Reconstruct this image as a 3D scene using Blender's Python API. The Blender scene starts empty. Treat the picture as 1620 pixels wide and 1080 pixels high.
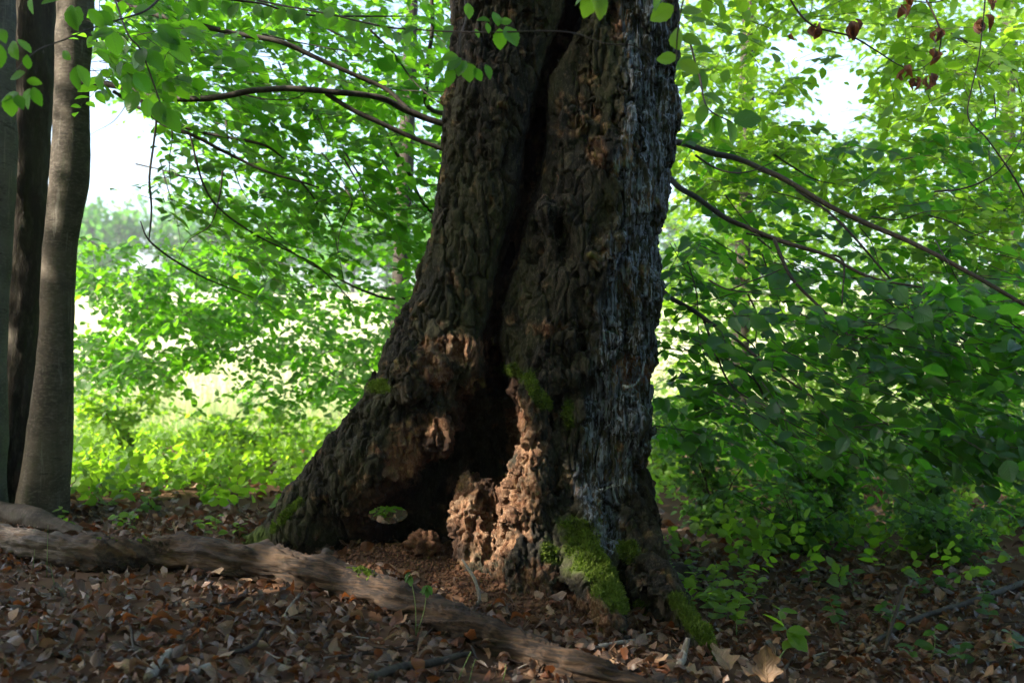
import bpy, math, random
import numpy as np
from mathutils import Vector, Matrix

random.seed(7)
RNG = np.random.default_rng(11)
sc = bpy.context.scene
C = sc.collection

# ------------------------------------------------------------------ camera
F = 1575.0                      # focal length in photograph pixels (35 mm lens, 1620 px wide)
CAM = np.array((0.0, 0.0, 1.2))
PITCH = math.atan(20.0 / F)
cam = bpy.data.cameras.new('camera')
cam.lens = 35.0
cam.sensor_width = 36.0
cam.clip_start = 0.05
cam.clip_end = 3000
cam.dof.use_dof = True
cam.dof.focus_distance = 4.9
cam.dof.aperture_fstop = 2.0
cam_o = bpy.data.objects.new('camera', cam)
cam_o.location = CAM
cam_o.rotation_euler = (math.pi / 2 + PITCH, 0, 0)
C.objects.link(cam_o)
sc.camera = cam_o

# ------------------------------------------------------------------ sky, sun, exposure
SUN = np.array((-0.72, -0.40, 0.57)); SUN /= np.linalg.norm(SUN)
SUN_EL = math.asin(SUN[2])
SUN_ROT = math.atan2(SUN[0], SUN[1])
world = bpy.data.worlds.new('World')
sc.world = world
world.use_nodes = True
wn = world.node_tree.nodes
sky = wn.new('ShaderNodeTexSky')
sky.sky_type = 'NISHITA'
sky.sun_disc = False
sky.sun_elevation = SUN_EL
sky.sun_rotation = SUN_ROT
sky.air_density = 1.0
sky.dust_density = 4.0
sky.ozone_density = 1.0
bg = wn['Background']
bg.inputs['Strength'].default_value = 0.15
world.node_tree.links.new(sky.outputs[0], bg.inputs[0])
sun = bpy.data.lights.new('sun', 'SUN')
sun.energy = 4.0
sun.angle = math.radians(0.55)
sun.color = (1.0, 0.90, 0.76)
sun_o = bpy.data.objects.new('sun', sun)
sun_o.rotation_euler = Vector(SUN).to_track_quat('Z', 'Y').to_euler()
C.objects.link(sun_o)
vs = sc.view_settings
vs.view_transform = 'Standard'
vs.look = 'None'
vs.exposure = 2.05
vs.gamma = 1.0
vs.use_curve_mapping = False
sc.cycles.use_denoising = True
sc.cycles.max_bounces = 7
sc.cycles.diffuse_bounces = 4
sc.cycles.glossy_bounces = 2
sc.cycles.transmission_bounces = 4
sc.cycles.transparent_max_bounces = 4
sc.cycles.caustics_reflective = False
sc.cycles.caustics_refractive = False
sc.cycles.sample_clamp_indirect = 6.0

# ------------------------------------------------------------------ pixel helpers
cp, sp = math.cos(PITCH), math.sin(PITCH)
def P(px, py, Y):
    """photograph pixel and forward distance Y -> world point"""
    a, b = (px - 810.0) / F, (540.0 - py) / F
    dy, dz = cp - b * sp, sp + b * cp
    return np.array((a / dy * Y, Y, CAM[2] + dz / dy * Y))
def proj(p):
    q = p - CAM
    y = q[..., 1] * cp + q[..., 2] * sp
    z = -q[..., 1] * sp + q[..., 2] * cp
    y = np.maximum(y, 0.05)
    return 810 + F * q[..., 0] / y, 540 - F * z / y

# ------------------------------------------------------------------ noise
def _hash(i, j, k):
    n = i * np.uint32(374761393) + j * np.uint32(668265263) + k * np.uint32(2246822519)
    n = (n ^ (n >> np.uint32(13))) * np.uint32(1274126177)
    n = n ^ (n >> np.uint32(16))
    return (n & np.uint32(0xFFFFFF)).astype(np.float32) * np.float32(1 / 0xFFFFFF)
def _ifl(x):
    f = np.floor(x)
    return f.astype(np.int32).view(np.uint32) if isinstance(f, np.ndarray) and f.ndim else np.asarray(f).astype(np.int32).astype(np.uint32), (x - f).astype(np.float32)
def vnoise(x, y, z):
    shp = np.shape(x)
    x, y, z = (np.atleast_1d(np.asarray(c, np.float32)).ravel() for c in (x, y, z))
    one = np.uint32(1)
    xi, fx = _ifl(x); yi, fy = _ifl(y); zi, fz = _ifl(z)
    u, v, w = fx * fx * (3 - 2 * fx), fy * fy * (3 - 2 * fy), fz * fz * (3 - 2 * fz)
    def L(a, b, t): return a + (b - a) * t
    r = L(L(L(_hash(xi, yi, zi), _hash(xi + one, yi, zi), u), L(_hash(xi, yi + one, zi), _hash(xi + one, yi + one, zi), u), v),
          L(L(_hash(xi, yi, zi + one), _hash(xi + one, yi, zi + one), u), L(_hash(xi, yi + one, zi + one), _hash(xi + one, yi + one, zi + one), u), v), w)
    return (r * 2 - 1).reshape(shp)
def fbm(p, f, oct=3, stretch=(1, 1, 1), gain=0.5):
    s, a, t = 0.0, 1.0, 0.0
    for o in range(oct):
        g = f * 2.03 ** o
        s = s + a * vnoise(p[..., 0] * g * stretch[0] + 17.3 * o, p[..., 1] * g * stretch[1] - 5.1 * o, p[..., 2] * g * stretch[2] + 9.7 * o)
        t += a
        a *= gain
    return s / t
def cells(p, f, stretch=(1, 1, 1)):
    """F1 and F2-F1 of a cellular noise"""
    q = (p * np.array(stretch) * f).astype(np.float32)
    qx, qy, qz = (np.ascontiguousarray(q[:, i]) for i in range(3))
    bx, by, bz = np.floor(qx), np.floor(qy), np.floor(qz)
    ux, uy, uz = (b_.astype(np.int32).view(np.uint32) for b_ in (bx, by, bz))
    f1 = np.full(len(p), 9.0, np.float32); f2 = f1.copy(); cid = np.zeros(len(p), np.float32)
    for i in (-1, 0, 1):
        for j in (-1, 0, 1):
            for k in (-1, 0, 1):
                a, b, d = (u_ + np.uint32(o_ & 0xFFFFFFFF) for u_, o_ in ((ux, i), (uy, j), (uz, k)))
                n = a * np.uint32(374761393) + b * np.uint32(668265263) + d * np.uint32(2246822519)
                n = (n ^ (n >> np.uint32(13))) * np.uint32(1274126177)
                n = n ^ (n >> np.uint32(16))
                dx = bx + i + (n & np.uint32(1023)).astype(np.float32) / 1023 - qx
                dy = by + j + ((n >> np.uint32(10)) & np.uint32(1023)).astype(np.float32) / 1023 - qy
                dz = bz + k + ((n >> np.uint32(20)) & np.uint32(1023)).astype(np.float32) / 1023 - qz
                r = np.sqrt(dx * dx + dy * dy + dz * dz)
                f2 = np.minimum(f2, np.maximum(f1, r))
                cid = np.where(r < f1, ((n >> np.uint32(5)) & np.uint32(4095)).astype(np.float32) / 4095, cid)
                f1 = np.minimum(f1, r)
    return f1, f2 - f1, cid
def sstep(a, b, x):
    t = np.clip((x - a) / (b - a), 0, 1)
    return t * t * (3 - 2 * t)

# ------------------------------------------------------------------ terrain
def ground_h(x, y):
    x = np.asarray(x, float); y = np.asarray(y, float)
    h = -0.17 * np.tanh(x / 1.5) * np.exp(-np.maximum(y - 8, 0) / 6) - 0.02 * np.clip(y - 7, 0, 6)
    # crumbled wood heaped in and before the hollow
    h = h + 0.13 * np.exp(-(((x + 0.45) / 0.55) ** 2 + ((y - 5.25) / 0.42) ** 2))
    h = h + 0.10 * np.exp(-(((x - 0.12) / 0.35) ** 2 + ((y - 4.75) / 0.38) ** 2))
    # meadow rising beyond the wood
    m = np.clip(y - 18, 0, 165)
    h = h + 0.088 * m * (m / (m + 12.0))
    p = np.stack([x, y, np.zeros_like(x)], -1)
    near = np.exp(-np.maximum(np.hypot(x, y - 4) - 8, 0) / 6)
    h = h + 0.035 * fbm(p, 0.9, 2) * near + 0.012 * fbm(p, 5.0, 2) * near
    return h
def ground_hit(px, py):
    d = P(px, py, 1.0) - CAM
    t = 0.5
    for _ in range(400):
        q = CAM + d * t
        g = q[2] - float(ground_h(q[0], q[1]))
        if g < 0.002: break
        t += max(0.004, g * 0.6)
    return CAM + d * t

# ------------------------------------------------------------------ mesh helpers
def make_mesh(name, v, faces, uv=None, attrs=None, smooth=False, mat=None):
    v = np.ascontiguousarray(v, np.float32); faces = np.ascontiguousarray(faces, np.int32)
    me = bpy.data.meshes.new(name)
    n, k = faces.shape
    me.vertices.add(len(v)); me.vertices.foreach_set('co', v.ravel())
    me.loops.add(n * k); me.loops.foreach_set('vertex_index', faces.ravel())
    me.polygons.add(n)
    me.polygons.foreach_set('loop_start', np.arange(0, n * k, k, dtype=np.int32))
    me.polygons.foreach_set('loop_total', np.full(n, k, np.int32))
    if smooth: me.polygons.foreach_set('use_smooth', np.ones(n, bool))
    if uv is not None:
        l = me.uv_layers.new(name='UVMap')
        l.data.foreach_set('uv', np.ascontiguousarray(uv[faces.ravel()], np.float32).ravel())
    for a, val in (attrs or {}).items():
        at = me.attributes.new(a, 'FLOAT', 'POINT')
        at.data.foreach_set('value', np.ascontiguousarray(val, np.float32))
    me.update(calc_edges=True)
    if mat: me.materials.append(mat)
    return me
def obj(name, me, parent=None, loc=None):
    o = bpy.data.objects.new(name, me)
    C.objects.link(o)
    if parent is not None: o.parent = parent
    if loc is not None: o.location = loc
    return o
def tag(o, label=None, cat=None, group=None, kind=None):
    if label: o['label'] = label
    if cat: o['category'] = cat
    if group: o['group'] = group
    if kind: o['kind'] = kind
    return o
def thing(name, loc, label, cat, group=None):
    o = bpy.data.objects.new(name, None)
    o.empty_display_size = 0.1
    o.location = [float(c) for c in loc]
    C.objects.link(o)
    return tag(o, label, cat, group)
def child(name, me, parent):
    """a mesh given in world coordinates, parented to a thing standing at its own place"""
    o = bpy.data.objects.new(name, me)
    C.objects.link(o)
    o.parent = parent
    L = Vector(parent.location) if parent.parent is None else Vector(parent.parent.location) + Vector(parent.location)
    o.location = -L
    return o
def cat_geo(parts):
    vs_, fs_, n = [], [], 0
    for v, f in parts:
        vs_.append(v); fs_.append(f + n); n += len(v)
    return np.concatenate(vs_), np.concatenate(fs_)

def smooth_path(pts, n):
    """Catmull-Rom through pts (any width), n samples"""
    p = np.asarray(pts, float)
    q = np.vstack([2 * p[0] - p[1], p, 2 * p[-1] - p[-2]])
    m = len(p) - 1
    t = np.linspace(0, m - 1e-6, n)
    i = t.astype(int); u = (t - i)[:, None]
    a, b, c, d = q[i], q[i + 1], q[i + 2], q[i + 3]
    return 0.5 * (2 * b + (c - a) * u + (2 * a - 5 * b + 4 * c - d) * u ** 2 + (3 * b - a - 3 * c + d) * u ** 3)
def tube(path, rad, sides=8, cap=True):
    """quads round a path; returns verts, faces, (angle, along)"""
    path = np.asarray(path, float); n = len(path)
    rad = np.broadcast_to(np.asarray(rad, float), (n,))
    T = np.gradient(path, axis=0); T /= np.linalg.norm(T, axis=1)[:, None] + 1e-9
    up = np.array((0, 1.0, 0.13)) if abs(T[0, 2]) > 0.75 else np.array((0, 0, 1.0))
    N = np.cross(T, up); N /= np.linalg.norm(N, axis=1)[:, None] + 1e-9
    B = np.cross(N, T)
    a = np.linspace(0, 2 * math.pi, sides, endpoint=False)
    v = path[:, None] + rad[:, None, None] * (np.cos(a)[None, :, None] * N[:, None] + np.sin(a)[None, :, None] * B[:, None])
    i = np.arange(n - 1)[:, None] * sides; j = np.arange(sides)[None]; j2 = (j + 1) % sides
    f = np.stack([i + j, i + j2, i + sides + j2, i + sides + j], -1).reshape(-1, 4)
    v = v.reshape(-1, 3)
    if cap:
        v = np.vstack([v, path[:1], path[-1:]])
        c0, c1 = n * sides, n * sides + 1
        jj = np.arange(0, sides, 2); e = lambda q: q % sides
        f = np.vstack([f, np.stack([np.full(len(jj), c0), e(jj + 2), e(jj + 1), jj], -1),
                       np.stack([np.full(len(jj), c1), (n - 1) * sides + jj, (n - 1) * sides + e(jj + 1), (n - 1) * sides + e(jj + 2)], -1)])
    return v, f
def normals_of(v, f):
    v = np.asarray(v, float); n = np.zeros_like(v)
    fn = np.cross(v[f[:, 2]] - v[f[:, 0]], v[f[:, 3]] - v[f[:, 1]])
    for k in range(4):
        for d in range(3): n[:, d] += np.bincount(f[:, k], fn[:, d], len(v))
    return n / (np.linalg.norm(n, axis=1)[:, None] + 1e-12)

# ------------------------------------------------------------------ materials
def new_mat(name):
    m = bpy.data.materials.new(name); m.use_nodes = True
    nt = m.node_tree
    for n in list(nt.nodes):
        if n.type != 'OUTPUT_MATERIAL': nt.nodes.remove(n)
    return m, nt, nt.nodes['Material Output']
class N:
    def __init__(s, nt): s.nt = nt
    def __call__(s, typ, ins=None, **kw):
        n = s.nt.nodes.new('ShaderNode' + typ)
        for k, v in kw.items(): setattr(n, k, v)
        for k, v in (ins or {}).items():
            if isinstance(v, bpy.types.NodeSocket): s.nt.links.new(v, n.inputs[k])
            else: n.inputs[k].default_value = v
        return n
    def attr(s, name): return s('Attribute', attribute_name=name).outputs['Fac']
    def mix(s, fac, a, b, blend='MIX'):
        n = s.nt.nodes.new('ShaderNodeMix'); n.data_type = 'RGBA'; n.blend_type = blend
        for i, v in ((0, fac), (6, a), (7, b)):
            if isinstance(v, bpy.types.NodeSocket): s.nt.links.new(v, n.inputs[i])
            elif i and len(v) == 3: n.inputs[i].default_value = (*v, 1)
            else: n.inputs[i].default_value = v
        return n.outputs[2]
    def math(s, op, a, b=0.0, clamp=False):
        n = s.nt.nodes.new('ShaderNodeMath'); n.operation = op; n.use_clamp = clamp
        for i, v in ((0, a), (1, b)):
            if isinstance(v, bpy.types.NodeSocket): s.nt.links.new(v, n.inputs[i])
            else: n.inputs[i].default_value = v
        return n.outputs[0]
    def ramp(s, fac, a, b):
        n = s('MapRange', {'Value': fac, 'From Min': a, 'From Max': b}); n.interpolation_type = 'SMOOTHSTEP'
        return n.outputs[0]
    def noise(s, scale, detail=3.0, vec=None, rough=0.55):
        ins = {'Scale': scale, 'Detail': detail, 'Roughness': rough}
        if vec is not None: ins['Vector'] = vec
        return s('TexNoise', ins).outputs[0]
    def obj_vec(s, scale=(1, 1, 1)):
        g = s('NewGeometry').outputs['Position']
        return s('Mapping', {'Vector': g, 'Scale': scale}).outputs[0]
    def link(s, a, b): s.nt.links.new(a, b)

def leaf_material(name, dark, light, trans_dark, trans_light, gloss=0.5, vein=0.6, tw=0.55, rough=0.34):
    m, nt, out = new_mat(name); n = N(nt)
    r = n.attr('rnd')
    uv = n('UVMap').outputs[0]
    s = n('SeparateXYZ', {0: uv})
    u, v = s.outputs[0], s.outputs[1]
    av = n.math('ABSOLUTE', v)
    # side veins run forward from the midrib
    ph = n.math('MULTIPLY', n.math('SUBTRACT', u, n.math('MULTIPLY', av, 0.42)), 50.0)
    w = n.math('SINE', ph)
    lat = n.ramp(w, 0.72, 1.0)
    mid = n.ramp(av, 0.07, 0.0)
    vn = n.math('MAXIMUM', n.math('MULTIPLY', lat, 0.6), mid)
    vfac = n.math('MULTIPLY', vn, vein)
    blot = n.noise(55.0, 2.0)
    rr = n.math('ADD', n.math('MULTIPLY', r, 0.8), n.math('MULTIPLY', blot, 0.25), clamp=True)
    col = n.mix(rr, dark, light)
    colv = n.mix(vfac, col, tuple(c * 1.7 for c in light))
    tr = n.mix(rr, trans_dark, trans_light)
    trv = n.mix(vfac, tr, tuple(c * 0.55 for c in trans_light))
    hgt = n.math('ADD', n.math('MULTIPLY', w, 0.5), n.math('MULTIPLY', mid, -1.2))
    bump = n('Bump', {'Height': hgt, 'Strength': 0.7, 'Distance': 0.002})
    bs = n('BsdfPrincipled', {'Base Color': colv, 'Roughness': rough, 'Specular IOR Level': gloss, 'Normal': bump.outputs[0]})
    t = n('BsdfTranslucent', {'Color': trv})
    mx = n('MixShader', {0: tw, 1: bs.outputs[0], 2: t.outputs[0]})
    n.link(mx.outputs[0], out.inputs[0])
    return m

M = {}
M['leaf'] = leaf_material('beech_leaf', (0.024, 0.068, 0.011), (0.052, 0.128, 0.020), (0.11, 0.42, 0.012), (0.29, 0.70, 0.025), gloss=0.5)
M['leaf_dark'] = leaf_material('beech_leaf_deep', (0.012, 0.048, 0.014), (0.030, 0.092, 0.022), (0.08, 0.36, 0.014), (0.24, 0.62, 0.03), gloss=0.6, rough=0.27)
M['leaf_young'] = leaf_material('young_leaf', (0.06, 0.14, 0.016), (0.12, 0.22, 0.03), (0.20, 0.48, 0.012), (0.44, 0.72, 0.035), gloss=0.4)
M['leaf_shrub'] = leaf_material('shrub_leaf', (0.025, 0.075, 0.018), (0.06, 0.14, 0.03), (0.06, 0.22, 0.015), (0.20, 0.46, 0.04), gloss=0.35)
M['dead_leaf'] = leaf_material('dead_leaf', (0.018, 0.011, 0.008), (0.20, 0.115, 0.066), (0.10, 0.035, 0.01), (0.30, 0.13, 0.05), gloss=0.6, vein=0.35, tw=0.12, rough=0.36)
M['dead_leaf_pale'] = leaf_material('pale_dead_leaf', (0.17, 0.105, 0.06), (0.30, 0.20, 0.12), (0.22, 0.10, 0.04), (0.4, 0.2, 0.09), gloss=0.35, vein=0.3, tw=0.15, rough=0.5)
M['dead_leaf_rust'] = leaf_material('rust_dead_leaf', (0.065, 0.024, 0.012), (0.155, 0.062, 0.026), (0.22, 0.06, 0.01), (0.4, 0.13, 0.03), gloss=0.35, vein=0.3, tw=0.3, rough=0.5)

def bark_material(name, c1, c2, c3, alg, scale=1.0, bump=0.012, rough=0.85, alg_amt=0.5, horizontal=False):
    m, nt, out = new_mat(name); n = N(nt)
    vec = n.obj_vec((1, 1, 0.35) if not horizontal else (1, 1, 2.2))
    big = n.noise(3.0 * scale, 4.0, vec)
    fine = n.noise(34.0 * scale, 5.0, vec, 0.65)
    grain = n.noise(150.0 * scale, 3.0, vec)
    col = n.mix(n.ramp(big, 0.35, 0.65), c1, c2)
    col = n.mix(n.ramp(fine, 0.45, 0.72), col, c3)
    col = n.mix(n.math('MULTIPLY', n.ramp(n.noise(5.0 * scale, 5.0, None, 0.7), 0.48, 0.68), alg_amt), col, alg)
    if horizontal:
        col = n.mix(n.math('MULTIPLY', n.ramp(n.noise(13.0, 5.0, None, 0.7), 0.57, 0.66), 0.55), col, (0.20, 0.19, 0.16))
        col = n.mix(n.math('MULTIPLY', n.ramp(n.noise(7.0, 4.0, n.obj_vec((1, 1, 5.0)), 0.7), 0.60, 0.68), 0.8), col, (0.03, 0.026, 0.02))
    h = n.math('ADD', n.math('MULTIPLY', fine, 0.8), n.math('MULTIPLY', grain, 0.25))
    b = n('Bump', {'Height': h, 'Strength': 0.8, 'Distance': bump})
    bs = n('BsdfPrincipled', {'Base Color': col, 'Roughness': rough, 'Specular IOR Level': 0.25, 'Normal': b.outputs[0]})
    n.link(bs.outputs[0], out.inputs[0])
    return m
M['beech_bark'] = bark_material('smooth_beech_bark', (0.046, 0.038, 0.028), (0.095, 0.078, 0.058), (0.14, 0.121, 0.097), (0.045, 0.050, 0.028), 1.0, 0.008, 0.8, 0.7, horizontal=True)
M['grey_bark'] = bark_material('grey_beech_bark', (0.075, 0.075, 0.07), (0.115, 0.115, 0.107), (0.14, 0.14, 0.13), (0.06, 0.07, 0.045), 1.0, 0.006, 0.8, 0.3, horizontal=True)
M['dark_bark'] = bark_material('dark_furrowed_bark', (0.030, 0.026, 0.020), (0.060, 0.052, 0.040), (0.085, 0.075, 0.055), (0.045, 0.055, 0.022), 1.0, 0.02, 0.9, 0.5)
M['branch_bark'] = bark_material('branch_bark', (0.022, 0.018, 0.014), (0.042, 0.034, 0.027), (0.065, 0.056, 0.044), (0.05, 0.055, 0.03), 2.0, 0.004, 0.75, 0.3)
M['twig'] = bark_material('twig_bark', (0.026, 0.018, 0.014), (0.05, 0.036, 0.029), (0.075, 0.056, 0.046), (0.06, 0.055, 0.035), 3.0, 0.003, 0.6, 0.2)
M['pale_twig'] = bark_material('bleached_twig', (0.16, 0.135, 0.115), (0.25, 0.22, 0.19), (0.33, 0.30, 0.27), (0.13, 0.12, 0.08), 3.0, 0.003, 0.7, 0.3)
M['stem'] = bark_material('green_stem', (0.10, 0.17, 0.05), (0.14, 0.22, 0.07), (0.16, 0.22, 0.09), (0.10, 0.15, 0.05), 3.0, 0.002, 0.5, 0.2)

def trunk_material():
    m, nt, out = new_mat('hollow_trunk_wood'); n = N(nt)
    vec = n.obj_vec((1, 1, 0.45))
    vst = n.obj_vec((1, 1, 0.10))
    big = n.noise(4.0, 4.0, vec)
    fine = n.noise(40.0, 6.0, vec, 0.7)
    grain = n.noise(170.0, 4.0, vec, 0.6)
    streak = n.noise(70.0, 4.0, vst, 0.6)
    pl, fk = n.attr('plate'), n.attr('flake')
    bark = n.mix(n.ramp(n.math('ADD', n.math('MULTIPLY', big, 0.6), n.math('MULTIPLY', pl, 0.4)), 0.34, 0.68), (0.0095, 0.0086, 0.0062), (0.032, 0.029, 0.018))
    bark = n.mix(n.math('MULTIPLY', n.ramp(n.noise(6.0, 5.0, None, 0.7), 0.42, 0.66), 0.6), bark, (0.043, 0.045, 0.016))
    bark = n.mix(n.math('MULTIPLY', n.ramp(n.noise(2.6, 5.0, vec, 0.62), 0.46, 0.60), 0.8), bark, (0.011, 0.0095, 0.008))
    speck = n.noise(95.0, 4.0, vec, 0.75)
    bark = n.mix(n.math('MULTIPLY', n.ramp(speck, 0.53, 0.68), 0.75), bark, (0.085, 0.076, 0.054))
    bark = n.mix(n.math('MULTIPLY', n.ramp(speck, 0.46, 0.34), 0.8), bark, (0.007, 0.006, 0.005))
    bark = n.mix(n.math('MULTIPLY', n.ramp(fk, 0.86, 0.98), 0.5), bark, (0.075, 0.058, 0.037))
    wood = n.mix(n.ramp(n.noise(18.0, 5.0, vec, 0.7), 0.35, 0.66), (0.10, 0.040, 0.018), (0.30, 0.175, 0.10))
    wood = n.mix(n.math('MULTIPLY', n.ramp(fk, 0.55, 0.95), 0.7), wood, (0.20, 0.14, 0.095))
    wood = n.mix(n.math('MULTIPLY', n.ramp(pl, 0.6, 0.9), 0.7), wood, (0.085, 0.040, 0.022))
    wood = n.mix(n.math('MULTIPLY', n.ramp(streak, 0.48, 0.70), 0.75), wood, (0.06, 0.027, 0.015))
    wood = n.mix(n.math('MULTIPLY', n.ramp(speck, 0.55, 0.68), 0.7), wood, (0.36, 0.25, 0.165))
    wood = n.mix(n.math('MULTIPLY', n.ramp(speck, 0.46, 0.34), 0.7), wood, (0.035, 0.016, 0.009))
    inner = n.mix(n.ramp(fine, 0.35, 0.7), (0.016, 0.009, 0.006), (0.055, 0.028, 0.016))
    silver = n.mix(n.ramp(streak, 0.38, 0.66), (0.025, 0.028, 0.033), (0.17, 0.205, 0.265))  # weathered grey wood; the blue cast paints in the sky sheen
    moss = n.mix(n.ramp(n.noise(90.0, 3.0), 0.3, 0.7), (0.030, 0.050, 0.009), (0.085, 0.12, 0.022))
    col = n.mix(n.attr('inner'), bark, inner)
    col = n.mix(n.attr('wood'), col, wood)
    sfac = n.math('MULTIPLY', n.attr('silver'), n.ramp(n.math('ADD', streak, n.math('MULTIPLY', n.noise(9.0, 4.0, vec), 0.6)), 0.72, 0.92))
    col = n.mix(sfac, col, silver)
    col = n.mix(n.attr('moss'), col, moss)
    h = n.math('ADD', n.math('MULTIPLY', fine, 1.2), n.math('MULTIPLY', grain, 0.5))
    h = n.math('ADD', h, n.math('MULTIPLY', streak, n.math('MULTIPLY', n.attr('silver'), 1.2)))
    b = n('Bump', {'Height': h, 'Strength': 0.9, 'Distance': 0.016})
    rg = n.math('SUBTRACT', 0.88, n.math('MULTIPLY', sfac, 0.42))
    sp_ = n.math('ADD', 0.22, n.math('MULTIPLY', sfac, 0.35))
    bs = n('BsdfPrincipled', {'Base Color': col, 'Roughness': rg, 'Specular IOR Level': sp_, 'Normal': b.outputs[0]})
    n.link(bs.outputs[0], out.inputs[0])
    return m
M['trunk'] = trunk_material()

def simple_noise_mat(name, c1, c2, scale, rough=0.9, bump=0.004, c3=None, spec=0.2):
    m, nt, out = new_mat(name); n = N(nt)
    a = n.noise(scale, 5.0, None, 0.65)
    col = n.mix(n.ramp(a, 0.35, 0.65), c1, c2)
    if c3: col = n.mix(n.ramp(n.noise(scale * 3.1, 4.0), 0.55, 0.75), col, c3)
    b = n('Bump', {'Height': a, 'Strength': 0.8, 'Distance': bump})
    bs = n('BsdfPrincipled', {'Base Color': col, 'Roughness': rough, 'Specular IOR Level': spec, 'Normal': b.outputs[0]})
    n.link(bs.outputs[0], out.inputs[0])
    return m
M['crumb'] = simple_noise_mat('wood_crumb', (0.05, 0.022, 0.012), (0.14, 0.068, 0.036), 25.0, 0.9, 0.008, (0.20, 0.12, 0.07))
def moss_material():
    m, nt, out = new_mat('moss'); n = N(nt)
    r = n.attr('rnd')
    col = n.mix(r, (0.035, 0.060, 0.010), (0.13, 0.175, 0.030))
    bs = n('BsdfPrincipled', {'Base Color': col, 'Roughness': 0.8, 'Specular IOR Level': 0.15})
    t = n('BsdfTranslucent', {'Color': n.mix(r, (0.08, 0.16, 0.01), (0.25, 0.4, 0.04))})
    mx = n('MixShader', {0: 0.35, 1: bs.outputs[0], 2: t.outputs[0]})
    n.link(mx.outputs[0], out.inputs[0]); return m
M['moss'] = moss_material()
def ground_material():
    m, nt, out = new_mat('forest_floor'); n = N(nt)
    y = n('SeparateXYZ', {0: n('NewGeometry').outputs['Position']}).outputs[1]
    f = n.noise(28.0, 6.0, None, 0.7); b0 = n.noise(5.0, 4.0)
    hum = n.mix(n.ramp(f, 0.35, 0.7), (0.035, 0.021, 0.014), (0.11, 0.062, 0.036))
    hum = n.mix(n.math('MULTIPLY', n.ramp(b0, 0.5, 0.7), 0.5), hum, (0.05, 0.032, 0.022))
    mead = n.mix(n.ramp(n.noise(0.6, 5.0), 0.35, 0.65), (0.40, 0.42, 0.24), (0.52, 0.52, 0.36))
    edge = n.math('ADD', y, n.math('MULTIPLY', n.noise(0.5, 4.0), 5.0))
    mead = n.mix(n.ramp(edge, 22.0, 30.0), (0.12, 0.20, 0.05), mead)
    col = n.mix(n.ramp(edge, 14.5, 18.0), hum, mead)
    b = n('Bump', {'Height': f, 'Strength': 0.8, 'Distance': 0.02})
    bs = n('BsdfPrincipled', {'Base Color': col, 'Roughness': 0.95, 'Specular IOR Level': 0.1, 'Normal': b.outputs[0]})
    n.link(bs.outputs[0], out.inputs[0]); return m
M['ground'] = ground_material()

# ------------------------------------------------------------------ ground sheet
def axis(lo, mid0, mid1, hi, step, n):
    a = np.arange(mid0, mid1, step)
    g = np.geomspace(step, hi - mid1, n) + mid1
    l = mid0 - np.geomspace(step, mid0 - lo, n)[::-1]
    return np.concatenate([l, a, g])
gx = axis(-260, -5, 6, 260, 0.075, 40); gy = axis(-60, 2.2, 9, 400, 0.075, 50)
GX, GY = np.meshgrid(gx, gy, indexing='ij')
gv = np.stack([GX, GY, ground_h(GX, GY)], -1).reshape(-1, 3)
ii, jj = np.meshgrid(np.arange(len(gx) - 1), np.arange(len(gy) - 1), indexing='ij')
q = (ii * len(gy) + jj).ravel()
gf = np.stack([q, q + len(gy), q + len(gy) + 1, q + 1], -1)
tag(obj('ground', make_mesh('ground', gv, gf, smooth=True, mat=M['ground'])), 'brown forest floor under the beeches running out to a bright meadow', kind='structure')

# ------------------------------------------------------------------ the hollow tree: a carved solid, then meshed
def chain(Q, pts, k=0.0):
    """distance to a chain of tapering round cones; pts rows (x, y, z, r)"""
    d = None
    pts = np.asarray(pts, np.float32)
    for a, b in zip(pts[:-1], pts[1:]):
        ab = b[:3] - a[:3]
        if ab @ ab < 1e-9: continue
        ex, ey, ez = Q[:, 0] - a[0], Q[:, 1] - a[1], Q[:, 2] - a[2]
        t = np.clip((ex * ab[0] + ey * ab[1] + ez * ab[2]) / (ab @ ab), 0, 1)
        ex -= t * ab[0]; ey -= t * ab[1]; ez -= t * ab[2]
        s = np.sqrt(ex * ex + ey * ey + ez * ez) - (a[3] + (b[3] - a[3]) * t)
        d = s if d is None else (np.minimum(d, s) if k == 0 else smin(d, s, k))
    return d
def smin(a, b, k):
    h = np.clip(0.5 + 0.5 * (b - a) / k, 0, 1)
    return b + (a - b) * h - k * h * (1 - h)
def smax(a, b, k): return -smin(-a, -b, k)
def pc(rows):
    """pixel rows (px, py, Y, radius px) -> world chain"""
    out = []
    for px, py, Y, r in rows:
        out.append((*P(px, py, Y), r / F * Y))
    return np.array(out, np.float32)

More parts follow.
